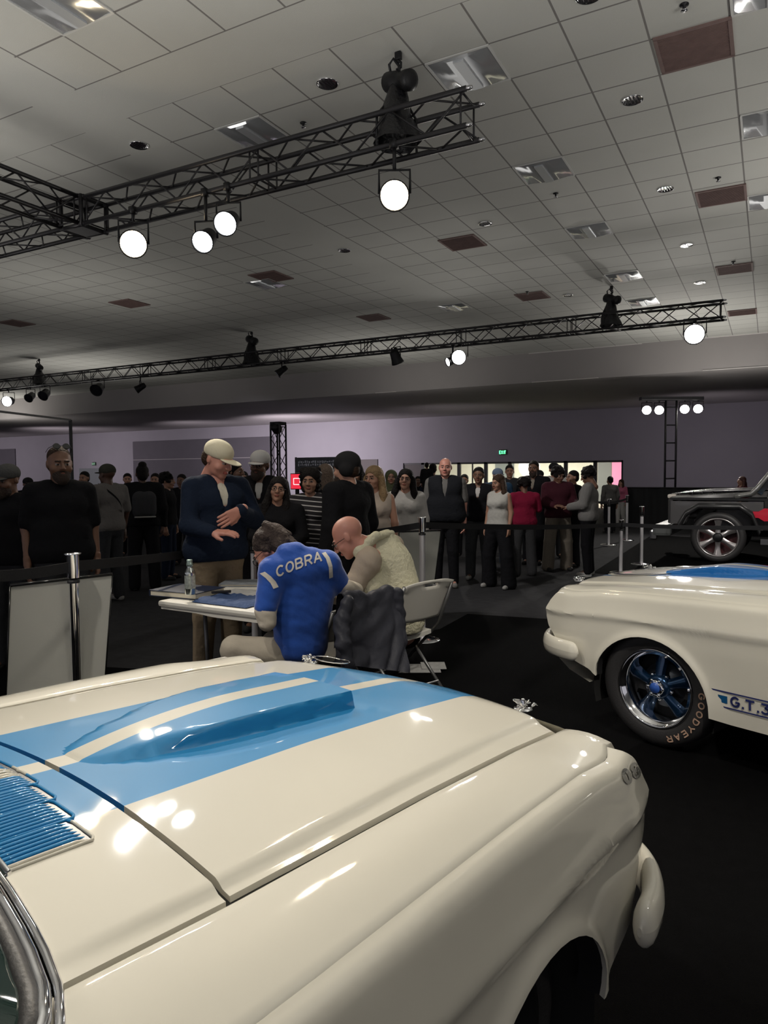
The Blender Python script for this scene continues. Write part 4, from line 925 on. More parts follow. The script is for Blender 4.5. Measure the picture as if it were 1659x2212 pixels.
def belt(a, b, lab, sag=.02, h=.05):
    a, b = Vector(a), Vector(b); d = (b-a); c = (a+b)/2; P = []
    n = Vector((-d.y, d.x, 0)).normalized()*.0015
    for i in range(17):
        q = a+d*(i/16)-Vector((0, 0, sag*4*(i/16)*(1-i/16))); P.append([q+n+Vector((0, 0, h/2))-c, q+n-Vector((0, 0, h/2))-c, q-n-Vector((0, 0, h/2))-c, q-n+Vector((0, 0, h/2))-c, q+n+Vector((0, 0, h/2))-c])
    o = MB().grid(P).build('barrier_belt', M_BELT); o.location = c; return setp(o, lab, 'barrier belt')
s1 = post(157, 1195, 4.05, 'nearest chrome barrier post, in front of the large white board at left')
s2 = post(912, 1117, 6.75, 'chrome barrier post in front of the smaller white board, right of centre')
s3 = post(547, 1155, 6.6, 'chrome barrier post half hidden behind the blue-jacketed man')
s4 = post(1342, 1123, 11.2, 'silver barrier post standing just above the nose of the far striped car')
s5 = post(1387, 1094, 12.2, 'thinner silver barrier post to the right, nearest the off-road car')
s6 = post(1316, 1078, 15.5, 'small distant chrome barrier post in front of the lit doorway')
s7 = post(1355, 1070, 16.5, 'small distant barrier post beside the lit doorway, against the dark fence')
H_ = Vector((0, 0, 1))
belt(PD(-90, 1245, 3.6), s1, 'black barrier belt running out of frame left of the nearest chrome post', h=.06)
belt(s1, s3, 'black barrier belt from the nearest chrome post back to the post behind the table', h=.06)
belt(s3, s2, 'black barrier belt behind the two signing men', .03, .06)
belt(s2, s4, 'black barrier belt across the crowd right of centre', .03, .06)
belt(s4, PD(1760, 1138, 9.5), 'black barrier belt crossing in front of the off-road car', .03, .06)
belt(s6, PD(1240, 1080, 15.), 'distant black barrier belt beside the person in the grey hoodie'); belt(s7, s6, 'short distant black barrier belt at the lit doorway')
p = PZ(905, 1442, .02); o = MB().box((0, 0, 0), (.34, .24, .006)).box((.12, .05, .008), (.2, .2, .006)).build('paper_sheets', mat('paper_grey', (.42, .42, .42), .8, var=.3, vscale=30)); o.location = (p.x, p.y, .014); o.rotation_euler = (0, 0, .5); setp(o, 'loose grey-white papers on the floor under the folding chair', 'papers')
# ================================================================ people: one continuous surface grown from tapered limbs
def A(*v): return np.array(v, float)
class Blob:
    def __init__(s): s.p = []
    def cone(s, a, b, ra, rb=None, k=.02, sub=False): s.p.append(('c', A(*a), A(*b), ra, ra if rb is None else rb, k, sub)); return s
    def ell(s, c, r, k=.02, sub=False, R=None): s.p.append(('e', A(*c), A(*r), R, None, k, sub)); return s
    def mesh(s, vox, fn=None):
        lo = np.full(3, 9e9); hi = -lo
        for q in s.p:
            if q[6]: continue
            if q[0] == 'c': m = max(q[3], q[4]); lo = np.minimum(lo, np.minimum(q[1], q[2])-m); hi = np.maximum(hi, np.maximum(q[1], q[2])+m)
            else: m = q[2] if q[3] is None else np.full(3, q[2].max()); lo = np.minimum(lo, q[1]-m); hi = np.maximum(hi, q[1]+m)
        lo -= 2.5*vox; hi += 2.5*vox; n = np.ceil((hi-lo)/vox).astype(int)+1
        D = np.full(n, .5); ax = [lo[i]+vox*np.arange(n[i]) for i in range(3)]
        for q in s.p:
            k = q[5]
            if q[0] == 'c': m = max(q[3], q[4]); a0 = np.minimum(q[1], q[2])-m; a1 = np.maximum(q[1], q[2])+m
            else: m = q[2] if q[3] is None else np.full(3, q[2].max()); a0 = q[1]-m; a1 = q[1]+m
            i0 = np.clip(((a0-k-3*vox-lo)/vox).astype(int), 0, n-1); i1 = np.clip(((a1+k+3*vox-lo)/vox).astype(int)+2, 1, n)
            sl = tuple(slice(a, b) for a, b in zip(i0, i1)); X = ax[0][sl[0]][:, None, None]; Y = ax[1][sl[1]][None, :, None]; Z = ax[2][sl[2]][None, None, :]
            if q[0] == 'c':
                a, b = q[1], q[2]; d = b-a; L = max(d.dot(d), 1e-9)
                t = np.clip(((X-a[0])*d[0]+(Y-a[1])*d[1]+(Z-a[2])*d[2])/L, 0, 1); r = q[3]+(q[4]-q[3])*t
                dd = np.sqrt((X-a[0]-t*d[0])**2+(Y-a[1]-t*d[1])**2+(Z-a[2]-t*d[2])**2)-r
            else:
                c, r = q[1], q[2]
                if q[3] is None: U = ((X-c[0])/r[0])**2+((Y-c[1])/r[1])**2+((Z-c[2])/r[2])**2; V = ((X-c[0])/r[0]**2)**2+((Y-c[1])/r[1]**2)**2+((Z-c[2])/r[2]**2)**2
                else:
                    R = q[3]; x, y, z = X-c[0], Y-c[1], Z-c[2]; U = 0; V = 0
                    for i in range(3): e = R[0][i]*x+R[1][i]*y+R[2][i]*z; U = U+(e/r[i])**2; V = V+(e/r[i]**2)**2
                k0 = np.sqrt(U); dd = k0*(k0-1)/np.maximum(np.sqrt(V), 1e-6)
            cur = D[sl]
            if q[6]: h = np.clip(.5-.5*(cur+dd)/k, 0, 1); D[sl] = cur+(-dd-cur)*h+k*h*(1-h)
            else: h = np.clip(.5+.5*(dd-cur)/k, 0, 1); D[sl] = cur+(dd-cur)*(1-h)*0+(dd*h*0) if False else (dd*(1-h)+cur*h)-k*h*(1-h) if False else np.where(True, cur*(1-np.clip(.5+.5*(cur-dd)/k, 0, 1))+dd*np.clip(.5+.5*(cur-dd)/k, 0, 1)-k*np.clip(.5+.5*(cur-dd)/k, 0, 1)*(1-np.clip(.5+.5*(cur-dd)/k, 0, 1)), 0)
        if fn is not None: D = D+fn(ax[0][:, None, None], ax[1][None, :, None], ax[2][None, None, :])
        return nets(D, lo, vox)
def nets(D, lo, vox):
    n = np.array(D.shape); S = D < 0; c = n-1
    acc = np.zeros((*c, 3)); cnt = np.zeros(c)
    for a in range(3):
        sl0 = [slice(None)]*3; sl1 = [slice(None)]*3; sl0[a] = slice(0, -1); sl1[a] = slice(1, None)
        d0, d1 = D[tuple(sl0)], D[tuple(sl1)]; cr = (d0 < 0) != (d1 < 0); t = np.where(cr, d0/np.where(cr, d0-d1, 1), 0)
        o = [i for i in range(3) if i != a]
        for b0 in (0, 1):
            for b1 in (0, 1):
                s_ = [slice(None)]*3; s_[o[0]] = slice(b0, b0+c[o[0]]); s_[o[1]] = slice(b1, b1+c[o[1]]); m = cr[tuple(s_)]; tt = t[tuple(s_)]
                cnt += m; acc[..., a] += np.where(m, tt, 0); acc[..., o[0]] += m*b0; acc[..., o[1]] += m*b1
    on = cnt > 0; idx = np.full(c, -1); idx[on] = np.arange(on.sum()); ii = np.argwhere(on)
    V = lo+vox*(ii+acc[on]/cnt[on][:, None]); F = []
    for a in range(3):
        o = [(a+1) % 3, (a+2) % 3]; sl0 = [slice(None)]*3; sl1 = [slice(None)]*3; sl0[a] = slice(0, -1); sl1[a] = slice(1, None)
        s0, s1 = S[tuple(sl0)], S[tuple(sl1)]; E = np.argwhere(s0 != s1); E = E[(E[:, o[0]] > 0) & (E[:, o[1]] > 0) & (E[:, o[0]] < c[o[0]]) & (E[:, o[1]] < c[o[1]])]
        if len(E) == 0: continue
        fl = s0[tuple(E.T)]; e0 = np.zeros(3, int); e0[o[0]] = 1; e1 = np.zeros(3, int); e1[o[1]] = 1
        g = lambda q: idx[tuple(q.T)]
        Q = np.stack([g(E-e0-e1), g(E-e1), g(E), g(E-e0)], 1); Q[~fl] = Q[~fl][:, ::-1]; F.append(Q)
    return V, np.concatenate(F)
def xf(V, M): M = np.array(M); return V @ M[:3, :3].T+M[:3, 3]
# ---- templates
def head_t(fem=False, fat=0., vox=.0065):
    b = Blob(); w = .92 if fem else 1.; f = 1+fat
    b.ell((0, .018, .035), (.078*w, .098, .086), .02).ell((0, -.02, -.028), (.064*w*f, .076, .080), .03).ell((0, -.03, -.072), (.052*w*f, .056, .042), .02).ell((0, -.070, -.097), (.026*f, .024, .021), .02)
    b.ell((0, -.084, .024), (.052*w, .018, .012), .012); b.cone((0, -.094, .012), (0, -.114, -.026), .008, .0135, .008)
    for s in (-1, 1):
        b.ell((s*.012, -.104, -.031), (.010, .010, .008), .006).ell((s*.040*w*f, -.062, -.034), (.026, .024, .022), .02)
        b.ell((s*.031, -.107, .003), (.017, .014, .010), .010, True); b.ell((s*.031, -.083, .002), (.0135, .0135, .0135), .003)
        b.ell((s*.080*w, .012, -.004), (.009, .019, .030), .008)
    b.ell((0, -.097, -.060), (.025, .011, .0045), .004).ell((0, -.095, -.068), (.021, .011, .006), .004); b.cone((0, .018, -.06), (0, .038, -.20), .050*w*(1+.6*fat), .056*w*(1+.6*fat), .02)
    V, F = b.mesh(vox); C = V[F].mean(1); mi = np.zeros(len(F), int)
    ex = np.abs(np.abs(C[:, 0])-.031); fr = C[:, 1] < -.078
    mi[fr & (ex < .014) & (np.abs(C[:, 2]-.002) < .0065)] = 2; mi[fr & (ex < .006) & (np.abs(C[:, 2]-.002) < .0065)] = 3
    mi[fr & (ex < .020) & (np.abs(C[:, 2]-.024) < .0045)] = 4; mi[(C[:, 1] < -.088) & (np.abs(C[:, 0]) < .024) & (np.abs(C[:, 2]+.063) < .0085)] = 1
    return V, F, mi
def hand_t(curl=.5, vox=.0042):          # right-ish hand: wrist at origin, fingers down -z, palm faces -y, thumb on +x side
    b = Blob(); b.cone((0, 0, .03), (0, 0, -.012), .026, .025, .01)
    L = [.066, .076, .070, .055]; X = [.030, .010, -.010, -.029]
    for x in X: b.cone((x*.55, 0, -.015), (x, 0, -.088), .0155, .0125, .012)
    for x, l in zip(X, L):
        p = A(x, 0, -.09); ang = 0.
        for j, (ll, r) in enumerate(((l*.46, .0092), (l*.32, .0086), (l*.26, .0076))):
            ang += curl*(.55 if j == 0 else .75); q = p+ll*A(x*1.2, -math.sin(ang), -math.cos(ang)); b.cone(p, q, r*1.06, r, .003); p = q
    b.cone((.022, -.006, -.022), (.046, -.020, -.052), .016, .012, .012).cone((.046, -.020, -.052), (.052, -.030, -.080), .0112, .0095, .004)
    return b.mesh(vox)
HEADS = {k: head_t(*k) for k in ((False, 0.), (True, 0.), (False, .14), (True, .10))}
HANDS = {c: hand_t(c) for c in (.25, .6, 1.0)}
SKINS = {}
def skin(tone):
    if tone not in SKINS:
        c = {'fair': (.50, .27, .19), 'ruddy': (.52, .24, .18), 'tan': (.36, .19, .125), 'brown': (.19, .095, .06), 'dark': (.09, .045, .03)}[tone]
        SKINS[tone] = [mat('skin_'+tone, c, .5, var=.08, vscale=18), mat('lips_'+tone, (c[0]*.75, c[1]*.42, c[2]*.45), .4), mat('eye_white', (.26, .22, .20), .3), mat('iris', (.02, .012, .01), .1), mat('brow', (.03, .02, .015), .8)]
    return SKINS[tone]
def cloth(name, col, rough=.9, **k): return mat('cloth_'+name, col, rough, spec=.12, bump=k.pop('bump', .5), bscale=k.pop('bscale', 22), **k)
def stripes(name, c1, c2, per, frac):
    m = bpy.data.materials.new(name); m.use_nodes = True; nt = m.node_tree; b = nt.nodes['Principled BSDF']; b.inputs['Roughness'].default_value = .85
    s, tc = xyz(nt); a = mnode(nt, 'MODULO', mnode(nt, 'ADD', s[2], mnode(nt, 'MULTIPLY', s[0], .1)), per); f = mnode(nt, 'LESS_THAN', a, per*frac); nt.links.new(cmix(nt, f, c1, c2), b.inputs['Base Color']); return m
BK = cloth('black', (.010, .010, .012)); NV = cloth('navy', (.010, .016, .032)); DG = cloth('dark_grey', (.035, .036, .04)); GY = cloth('grey', (.13, .125, .12)); KH = cloth('khaki', (.20, .155, .105)); WT = cloth('white', (.50, .48, .46)); BE = cloth('beige', (.26, .23, .19)); DN = cloth('denim', (.035, .05, .08))
HB = mat('hair_black', (.010, .008, .008), .6, spec=.15, bump=.8, bscale=70); HBR = mat('hair_brown', (.045, .025, .016), .6, spec=.2, bump=.8, bscale=70); HBL = mat('hair_blonde', (.34, .22, .11), .5, bump=.8, bscale=70, var=.3, vscale=40); HLB = mat('hair_light_brown', (.16, .11, .08), .5, bump=.8, bscale=60, var=.3, vscale=40); HG = mat('hair_grey_brown', (.05, .036, .032), .7, spec=.2, bump=.9, bscale=60, var=.5, vscale=30); HBD = mat('beard_brown', (.035, .02, .014), .8, bump=.8, bscale=90)
def hair_blob(kind):
    b = Blob(); k = .02
    if kind in ('short', 'buzz'):
        e = .0 if kind == 'short' else -.005; b.ell((0, .026, .050), (.084+e, .100+e, .084+e), k); b.ell((0, .055, -.01), (.076, .068, .07), k); b.ell((0, -.085, -.045), (.09, .095, .085), .012, True)
    elif kind == 'thin': b.ell((0, .04, .01), (.084, .088, .07), k); b.ell((0, -.03, .07), (.1, .10, .075), .01, True); b.ell((0, -.09, -.03), (.09, .1, .09), .01, True)
    elif kind in ('long', 'longwide'):
        w = 1.18 if kind == 'longwide' else 1.; b.ell((0, .024, .046), (.090, .106, .088), k).ell((0, .06, -.04), (.085*w, .06, .12), .03)
        for s in (-1, 1): b.cone((s*.075*w, .02, .0), (s*.095*w, .0, -.16), .032, .040, .03); b.cone((s*.095*w, .0, -.16), (s*.10*w, -.05, -.33), .040, .028, .03)
        b.cone((0, .08, -.08), (0, .10, -.34), .075, .06, .03); b.ell((0, -.085, -.045), (.058, .075, .10), .014, True); b.ell((0, -.10, -.16), (.055, .075, .09), .01, True)
    elif kind == 'curly':
        b.ell((0, .03, .048), (.10, .11, .09), .02); rr = random.Random(5)
        for i in range(40):
            a = rr.uniform(-.5, math.pi+.5); z = rr.uniform(-.10, .12); r = .095*math.sqrt(max(.05, 1-((z-.02)/.16)**2)); b.ell((r*math.cos(a), .03+r*math.sin(a), z), (.026, .026, .024), .012)
        b.ell((0, -.09, -.045), (.062, .085, .095), .012, True)
    elif kind == 'bun': b.ell((0, .024, .046), (.084, .102, .084), k).ell((0, .07, -.02), (.07, .06, .07), k).ell((0, .06, .125), (.055, .05, .045), .012); b.ell((0, -.09, -.05), (.075, .09, .09), .012, True)
    elif kind == 'back_hair': b.ell((0, .024, .046), (.088, .104, .087), k).cone((0, .05, 0), (0, .075, -.26), .085, .075, .03).ell((0, -.09, -.05), (.07, .085, .10), .012, True)
    elif kind == 'fluffy':
        b.ell((0, .03, .055), (.102, .112, .095), .02); rr = random.Random(9)
        for i in range(34):
            a = rr.uniform(0, 6.28); z = rr.uniform(-.02, .14); r = .1*math.sqrt(max(.05, 1-((z-.04)/.13)**2)); b.ell((r*math.cos(a), .02+r*math.sin(a), z), (.028, .028, .026), .012)
        b.ell((0, -.10, -.055), (.066, .085, .09), .012, True)
    elif kind == 'mop':       # combed grey-brown hair, seen from behind
        b.ell((0, .03, .045), (.090, .104, .086), .02).ell((0, .075, -.03), (.078, .055, .075), .02); rr = random.Random(2)
        for i in range(26):
            a = rr.uniform(-.3, math.pi+.3); z = rr.uniform(-.09, .12); r = .086*math.sqrt(max(.1, 1-((z-.02)/.15)**2)); c = A(r*math.cos(a), .03+r*math.sin(a)*1.05, z); b.cone(c, c+A(rr.uniform(-.02, .02), .015, -.03), .017, .010, .008)
        b.ell((0, -.09, -.05), (.085, .092, .09), .012, True)
    return b
def cap_blob(): return Blob().ell((0, .012, .052), (.093, .108, .082), .01).ell((0, 0, -.06), (.2, .2, .085), .006, True)
def brim_blob(): return Blob().ell((0, -.105, .022), (.072, .078, .010), .006)
def put(name, VF, M, m, parent, mi=None):
    V, F = VF[:2]; return newobj(name, xf(V, M), F, m, parent, True, mi)
HCACHE = {}
def hairmesh(kind):
    if kind not in HCACHE: HCACHE[kind] = (cap_blob().mesh(.008) if kind == 'cap' else brim_blob().mesh(.0045) if kind == 'brim' else Blob().ell((0, .020, .048), (.100, .116, .094), .01).cone((-.06, .05, -.01), (.06, .05, -.01), .06, None, .02).ell((0, -.085, -.062), (.12, .11, .085), .01, True).mesh(.008) if kind == 'beanie' else
        Blob().ell((0, -.055, -.080), (.062, .058, .058), .02).ell((0, -.085, -.105), (.042, .034, .042), .02).ell((0, -.02, .0), (.2, .2, .045), .01, True).ell((0, -.115, -.058), (.026, .02, .010), .006, True).mesh(.0065) if kind == 'beard' else
        Blob().ell((0, .03, .03), (.115, .12, .115), .02).cone((0, .05, -.06), (0, .05, -.16), .10, .12, .03).ell((0, -.11, -.02), (.07, .10, .10), .015, True).mesh(.01) if kind == 'hood' else hair_blob(kind).mesh(.009))
    return HCACHE[kind]
def rotm(yaw=0, pitch=0, roll=0): return (Matrix.Rotation(yaw, 4, 'Z') @ Matrix.Rotation(pitch, 4, 'X') @ Matrix.Rotation(roll, 4, 'Y'))
def handM(wr, d, palm, s, mirror):
    d = Vector(d).normalized(); z = -d; y = -Vector(palm); y = (y-z*y.dot(z)).normalized(); x = y.cross(z); 
    M = Matrix((x, y, z)).transposed().to_4x4()
    if mirror: M = M @ Matrix.Diagonal((-1, 1, 1, 1))
    return Matrix.Translation(wr) @ M @ Matrix.Scale(s, 4)
def headfit(parent, HM, o):
    if o.get('hair'): put('hair', hairmesh(o['hair']), HM, o.get('hairm', HB), parent)
    if o.get('cap'):
        cpo = put('cap', hairmesh('cap'), HM, o['cap'], parent); bt = HM @ Matrix.Rotation(math.pi if o.get('capback') else 0, 4, 'Z'); put('brim', hairmesh('brim'), bt, o.get('brim', o['cap']), cpo)
    if o.get('beanie'): put('beanie', hairmesh('beanie'), HM, o['beanie'], parent)
    if o.get('hood'): put('hood', hairmesh('hood'), HM, o['hood'], parent)
    if o.get('beard'): put('beard', hairmesh('beard'), HM, o['beard'], parent)
    if o.get('glasses'):
        mb = MB(); up = o['glasses'] == 'up'; T = HM @ (Matrix.Translation((0, .028, .085)) @ Matrix.Rotation(math.radians(-24), 4, 'X') if up else Matrix.Identity(4))
        for s in (-1, 1):
            mb.tube([T @ Vector((s*.032+.025*math.cos(a), -.104+.004*math.sin(a), .001+.020*math.sin(a))) for a in np.linspace(0, 2*math.pi, 17)], .0022, 5)
            mb.tube([T @ Vector((s*.057, -.100, .005)), T @ Vector((s*.078, -.05, .006)), T @ Vector((s*.084, .01, .0))], .002, 5)
            if up: mb.disc(T @ Vector((s*.032, -.104, .001)), .024, (T.to_3x3() @ basis((0, -1, 0))), 14)
        mb.tube([T @ Vector((-.008, -.106, .004)), T @ Vector((.008, -.106, .004))], .002, 5)
        mb.build('sunglasses' if up else 'glasses', mat('glasses_dark', (.012, .012, .014), .15), parent)
def person(px, pyt, dep, label, yaw=0, fem=False, tone='tan', wide=1., head=(0, 0, 0), arms=('down', 'down'), top=BK, sleeve=1., pants=BK, vest=None, inner=None, group=None, vox=.019, skirtlen=None, fat=0., lean=0., cat='person', ztop=None, bag=None, topfat=0., fhead=None, H=None, wideleg=0., **o):
    tp = PD(px, pyt, dep); Hh = H or tp.z; s = Hh/1.75; cap_add = .012 if (o.get('cap') or o.get('beanie')) else 0
    ang = math.atan2(-tp.y, -tp.x)-math.radians(yaw); rz = ang+math.pi/2
    ox, oy = 0, -lean
    W = wide*(.90 if fem else 1.)
    hc = A(ox, oy-.015, 1.632-cap_add); nk = A(ox, oy*.85+.01, 1.475); ch = A(ox*.7, oy*.7, 1.30); wa = A(0, oy*.3, 1.08); pv = A(0, 0, .95)
    sh = {q: A(q*.185*W, oy*.75+.012, 1.425) for q in (-1, 1)}
    def arm(kind, q):      # q=+1 right side of the body is local -x when facing -y ; we use q as x sign
        S = sh[q]
        P_ = {'down': (A(q*.05, .02, -.27), A(q*.055, -.05, -.52), A(0, -.3, -1), A(-q, 0, 0)), 'out': (A(q*.10, .02, -.26), A(q*.14, -.08, -.49), A(0, -.2, -1), A(-q, 0, 0)),
              'fold': (A(q*.07, -.04, -.26), A(-q*.09, -.24, -.22), A(-q, -.1, 0), A(0, 1, 0)), 'front': (A(q*.05, -.06, -.26), A(-q*.02, -.28, -.30), A(-q*.5, -.6, 0), A(0, .3, -1)),
              'chest': (A(q*.10, -.04, -.25), A(-q*.14, -.27, -.16), A(-q*.85, -.1, -.42), A(0, 1, -.1)), 'phone': (A(q*.06, -.08, -.24), A(q*.0, -.26, -.06), A(-q*.2, -.5, .6), A(0, 1, .3)), 'hip': (A(q*.14, .05, -.22), A(q*.03, -.08, -.40), A(-q*.5, -.3, -.8), A(-q, 0, 0)), 'up': (A(q*.14, -.04, -.12), A(q*.16, -.20, .10), A(0, -.3, 1), A(0, -1, 0))}[kind]
        if fem: P_ = (P_[0]*.95, P_[1]*.95, P_[2], P_[3])
        return S+P_[0], S+P_[1], P_[2], P_[3]
    ar = {1: arm(arms[0], -1), -1: arm(arms[1], 1)}   # arms[0] = the person's right (local -x)
    sides = {1: -1, -1: 1}; tf = 1+topfat
    hp = {q: A(q*.095, .0, .92) for q in (-1, 1)}; kn = {q: A(q*.105*(1+wideleg), -.015, .50) for q in (-1, 1)}; an = {q: A(q*.115*(1+wideleg), .02, .085) for q in (-1, 1)}
    b = Blob(); b.cone(pv+A(-.07, 0, 0), pv+A(.07, 0, 0), .105, None, .04).cone(pv, wa, .115, .105, .04).cone(wa, ch, .11, .12, .05).cone(ch+A(-.06*W, 0, .02), ch+A(.06*W, 0, .02), .11, None, .05).cone(sh[-1]*A(.75, 1, 1), sh[1]*A(.75, 1, 1), .062, None, .05).cone(nk-A(0, 0, .05), nk+A(0, -.01, .05), .06, .054, .03)
    for q in (-1, 1):
        b.cone(hp[q], kn[q], .082, .056, .04).cone(kn[q], an[q], .054, .036, .02).cone(an[q]-A(0, 0, .02), an[q]+A(q*.015, -.14, -.045), .036, .026, .02)
    for k_ in (1, -1):
        q = sides[k_]; E_, Wr, hd, pm = ar[k_]; b.cone(sh[q], E_, .048, .038, .03).cone(E_, Wr, .038, .026, .02)
    V, F = b.mesh(vox*1.05); mi = np.zeros(len(F), int); Vs, Fs, Ms = [V*s], [F], [mi]; n = len(V)
    hy, hpit, hrol = head; HM = Matrix.Translation(tuple(hc*s)) @ rotm(math.radians(-hy), math.radians(hpit), math.radians(hrol)) @ Matrix.Scale(s*(1.04 if not fem else 1.0), 4)
    hv, hf, hm = HEADS[(fem, (.14 if not fem else .10) if fat else 0.)]; Vs.append(xf(hv, HM)); Fs.append(hf+n); Ms.append(hm); n += len(hv)
    for k_ in (1, -1):
        q = sides[k_]; E_, Wr, hd, pm = ar[k_]; hv, hf = HANDS[.6 if arms[0 if k_ == 1 else 1] in ('down', 'out', 'hip') else .25]
        mir = (q > 0); M = handM(tuple((Wr)*s), hd if arms[0 if k_ == 1 else 1] != 'down' else (Wr-E_)*.6+A(0, 0, -.2), pm, s*(1.12 if not fem else 1.), mir); Vs.append(xf(hv, M)); Fs.append(hf[:, ::-1]+n if mir else hf+n); Ms.append(np.zeros(len(hf), int)); n += len(hv)
    root = newobj('person', np.concatenate(Vs), np.concatenate(Fs), skin(tone), None, True, np.concatenate(Ms)); root.location = (tp.x, tp.y, 0); root.rotation_euler = (0, 0, rz); setp(root, label, cat, group)
    # clothes
    cs = .022*(1 if not fem else .7)
    def garment(nm, m, grow, sl, zlow=.90, neck=.045, open_=False, armr=1., bigger=0.):
        g = Blob(); r = grow
        g.cone(A(-.085*W*tf, 0, zlow+.08), A(.085*W*tf, 0, zlow+.08), (.118+r)*tf, None, .04).cone(A(0, oy*.3, zlow+.1), ch, (.125+r)*tf, .125+r, .06).cone(wa+A(-.075*W*tf, -.02*topfat*3, .05), wa+A(.075*W*tf, -.02*topfat*3, .05), (.105+r)*tf, None, .05)
        g.cone(ch+A(-.085*W, 0, .03), ch+A(.085*W, 0, .03), .108+r, None, .05).cone(sh[-1]*A(.82, 1, 1), sh[1]*A(.82, 1, 1), .058+r, None, .05).cone(sh[-1]*A(.45, 1, 1)+A(0, 0, .03), sh[1]*A(.45, 1, 1)+A(0, 0, .03), .05+r*.7, None, .04)
        if fem:
            for q in (-1, 1): g.ell(ch+A(q*.07, -.10, .01), (.062+r, .055+r, .058+r), .03)
        for k_ in (1, -1):
            q = sides[k_]; E_, Wr, hd, pm = ar[k_]
            if sl > 0:
                e1 = sh[q]+(E_-sh[q])*min(1, sl*2); g.cone(sh[q], e1, .058+r*1.1, .05+r*1.0, .03)
                if sl > .5: e2 = E_+(Wr-E_)*min(1, (sl-.5)*2)*.96; g.cone(E_, e2, .050+r, .036+r, .03)
        g.ell((0, 0, zlow-.14), (.5, .5, .15), .01, True)
        if neck: g.ell(nk+A(0, -.03, .07), (.062, .07, .065), .012, True)
        if (inner and nm != 'inner_shirt') and (nm == 'vest' or not vest):
            for t in (0, .25, .5, .75, 1): g.ell(nk*(1-t)+(ch+A(0, 0, -.05))*t+A(0, -.10-.10*t-.02*topfat, .02), (.052-.034*t, .075, .055), .008, True)
        V, F = g.mesh(vox); V = V*s; return newobj(nm, V, F, m, root)
    if top: garment('top' if not o.get('topname') else o['topname'], top, cs*.6 if not o.get('puffy') else cs*1.3, sleeve)
    if inner and not vest:
        V, F = Blob().cone(ch+A(-.05*W, -.01, .03), ch+A(.05*W, -.01, .03), .108+cs*.2, None, .05).cone(ch+A(0, -.005, 0), nk+A(0, 0, -.03), .112, .066, .03).cone(ch, wa+A(0, -.01, .10), .112, .10, .03).ell(nk+A(0, -.03, .07), (.060, .07, .065), .012, True).mesh(vox); newobj('inner_shirt', V*s, F, inner, root)
    if vest: garment('vest', vest, cs*1.5, 0, neck=.05)
    if pants:
        g = Blob(); g.cone(A(-.075*W*tf, 0, .93), A(.075*W*tf, 0, .93), .118*(1+.5*topfat), None, .04); pr = .02*(1+2*wideleg)
        for q in (-1, 1):
            g.cone(hp[q], kn[q], .088+pr*.8, .062+pr, .03)
            if skirtlen is None: g.cone(kn[q], an[q]-A(0, 0, .01), .06+pr, .047+pr*(1+1.2*wideleg), .02)
        V, F = g.mesh(vox); newobj('trousers' if skirtlen is None else 'shorts', V*s, F, pants, root)
    for q in (-1, 1):
        V, F = Blob().cone(an[q]+A(0, .03, -.045), an[q]+A(q*.02, -.15, -.055), .042, .036, .02).ell(an[q]+A(0, -.05, -.18), (.3, .3, .095), .005, True).mesh(.014); V[:, 2] = np.maximum(V[:, 2], .004)
        newobj('shoe', V*s, F, o.get('shoes', cloth('shoe_dark', (.03, .03, .03), .6)), root)
    headfit(root, HM, o)
    if bag == 'strap':
        mb = MB(); mb.grid([[tuple((A(sh[1][0]*.7, -.0, 1.50)*(1-t)+A(-.17, .0, 1.05)*t)*s+A(0, math.sin(math.pi*t)*y0, math.sin(math.pi*t)*0)+A(0, 0, w)) for w in (-.015, .015)] for t in np.linspace(0, 1, 15) for y0 in (.19,)]); mb.build('shoulder_strap', BK, root)
    if bag == 'backpack':
        V, F = Blob().cone((-.06, .20, 1.12), (-.06, .20, 1.30), .10, .10, .03).cone((.06, .20, 1.12), (.06, .20, 1.30), .10, .10, .03).mesh(.02); newobj('backpack', V*s, F, cloth('pack', (.045, .045, .05)), root)
        newobj('backpack_band', *Blob().cone((-.13, .27, 1.03), (.13, .27, 1.03), .012, .012, .01).mesh(.008), cloth('pale_band', (.35, .34, .33)), root)
    return root
TAN_CAP = cloth('cream_cap', (.62, .57, .43), bump=.15); WH_CAP = cloth('white_cap', (.62, .60, .58), bump=.15); DK = cloth('dark_cap', (.02, .02, .022), bump=.1)
R_ = 'people standing in the crowd behind the belts'
person(127, 968, 5.5, 'bearded man in a black t-shirt with sunglasses on his head, left side', -8, wide=1.0, topfat=.12, tone='brown', fat=1, arms=('down', 'down'), top=BK, sleeve=.42, pants=DG, hair='buzz', hairm=HBR, beard=HBD, glasses='up', head=(-4, 4, 0), vox=.016, group=R_)
person(16, 1004, 5.8, 'man in a dark shirt and grey cap cut off by the left edge', 25, wide=1.15, topfat=.12, tone='brown', cap=cloth('grey_cap', (.08, .08, .08)), beard=HBD, top=BK, sleeve=.45, pants=DG, head=(15, 8, 0), vox=.018, group=R_)
wc = person(462, 953, 5.35, 'man in a cream baseball cap and navy quarter-zip, hand across his chest, behind the table', -25, wide=1.0, topfat=.12, tone='ruddy', fat=1, cap=TAN_CAP, hair='buzz', hairm=HBR, arms=('front', 'chest'), top=NV, inner=cloth('cream_tee', (.55, .52, .44)), pants=KH, head=(-25, 22, 0), vox=.014, lean=.05, group=R_)
person(561, 974, 7.2, 'man in a white cap and open-collared dark jacket, behind the woman in glasses', 8, tone='brown', cap=WH_CAP, hair='buzz', beard=HBD, glasses='on', top=BK, inner=WT, pants=BK, wide=1.1, head=(12, 8, 6), vox=.017, group=R_)
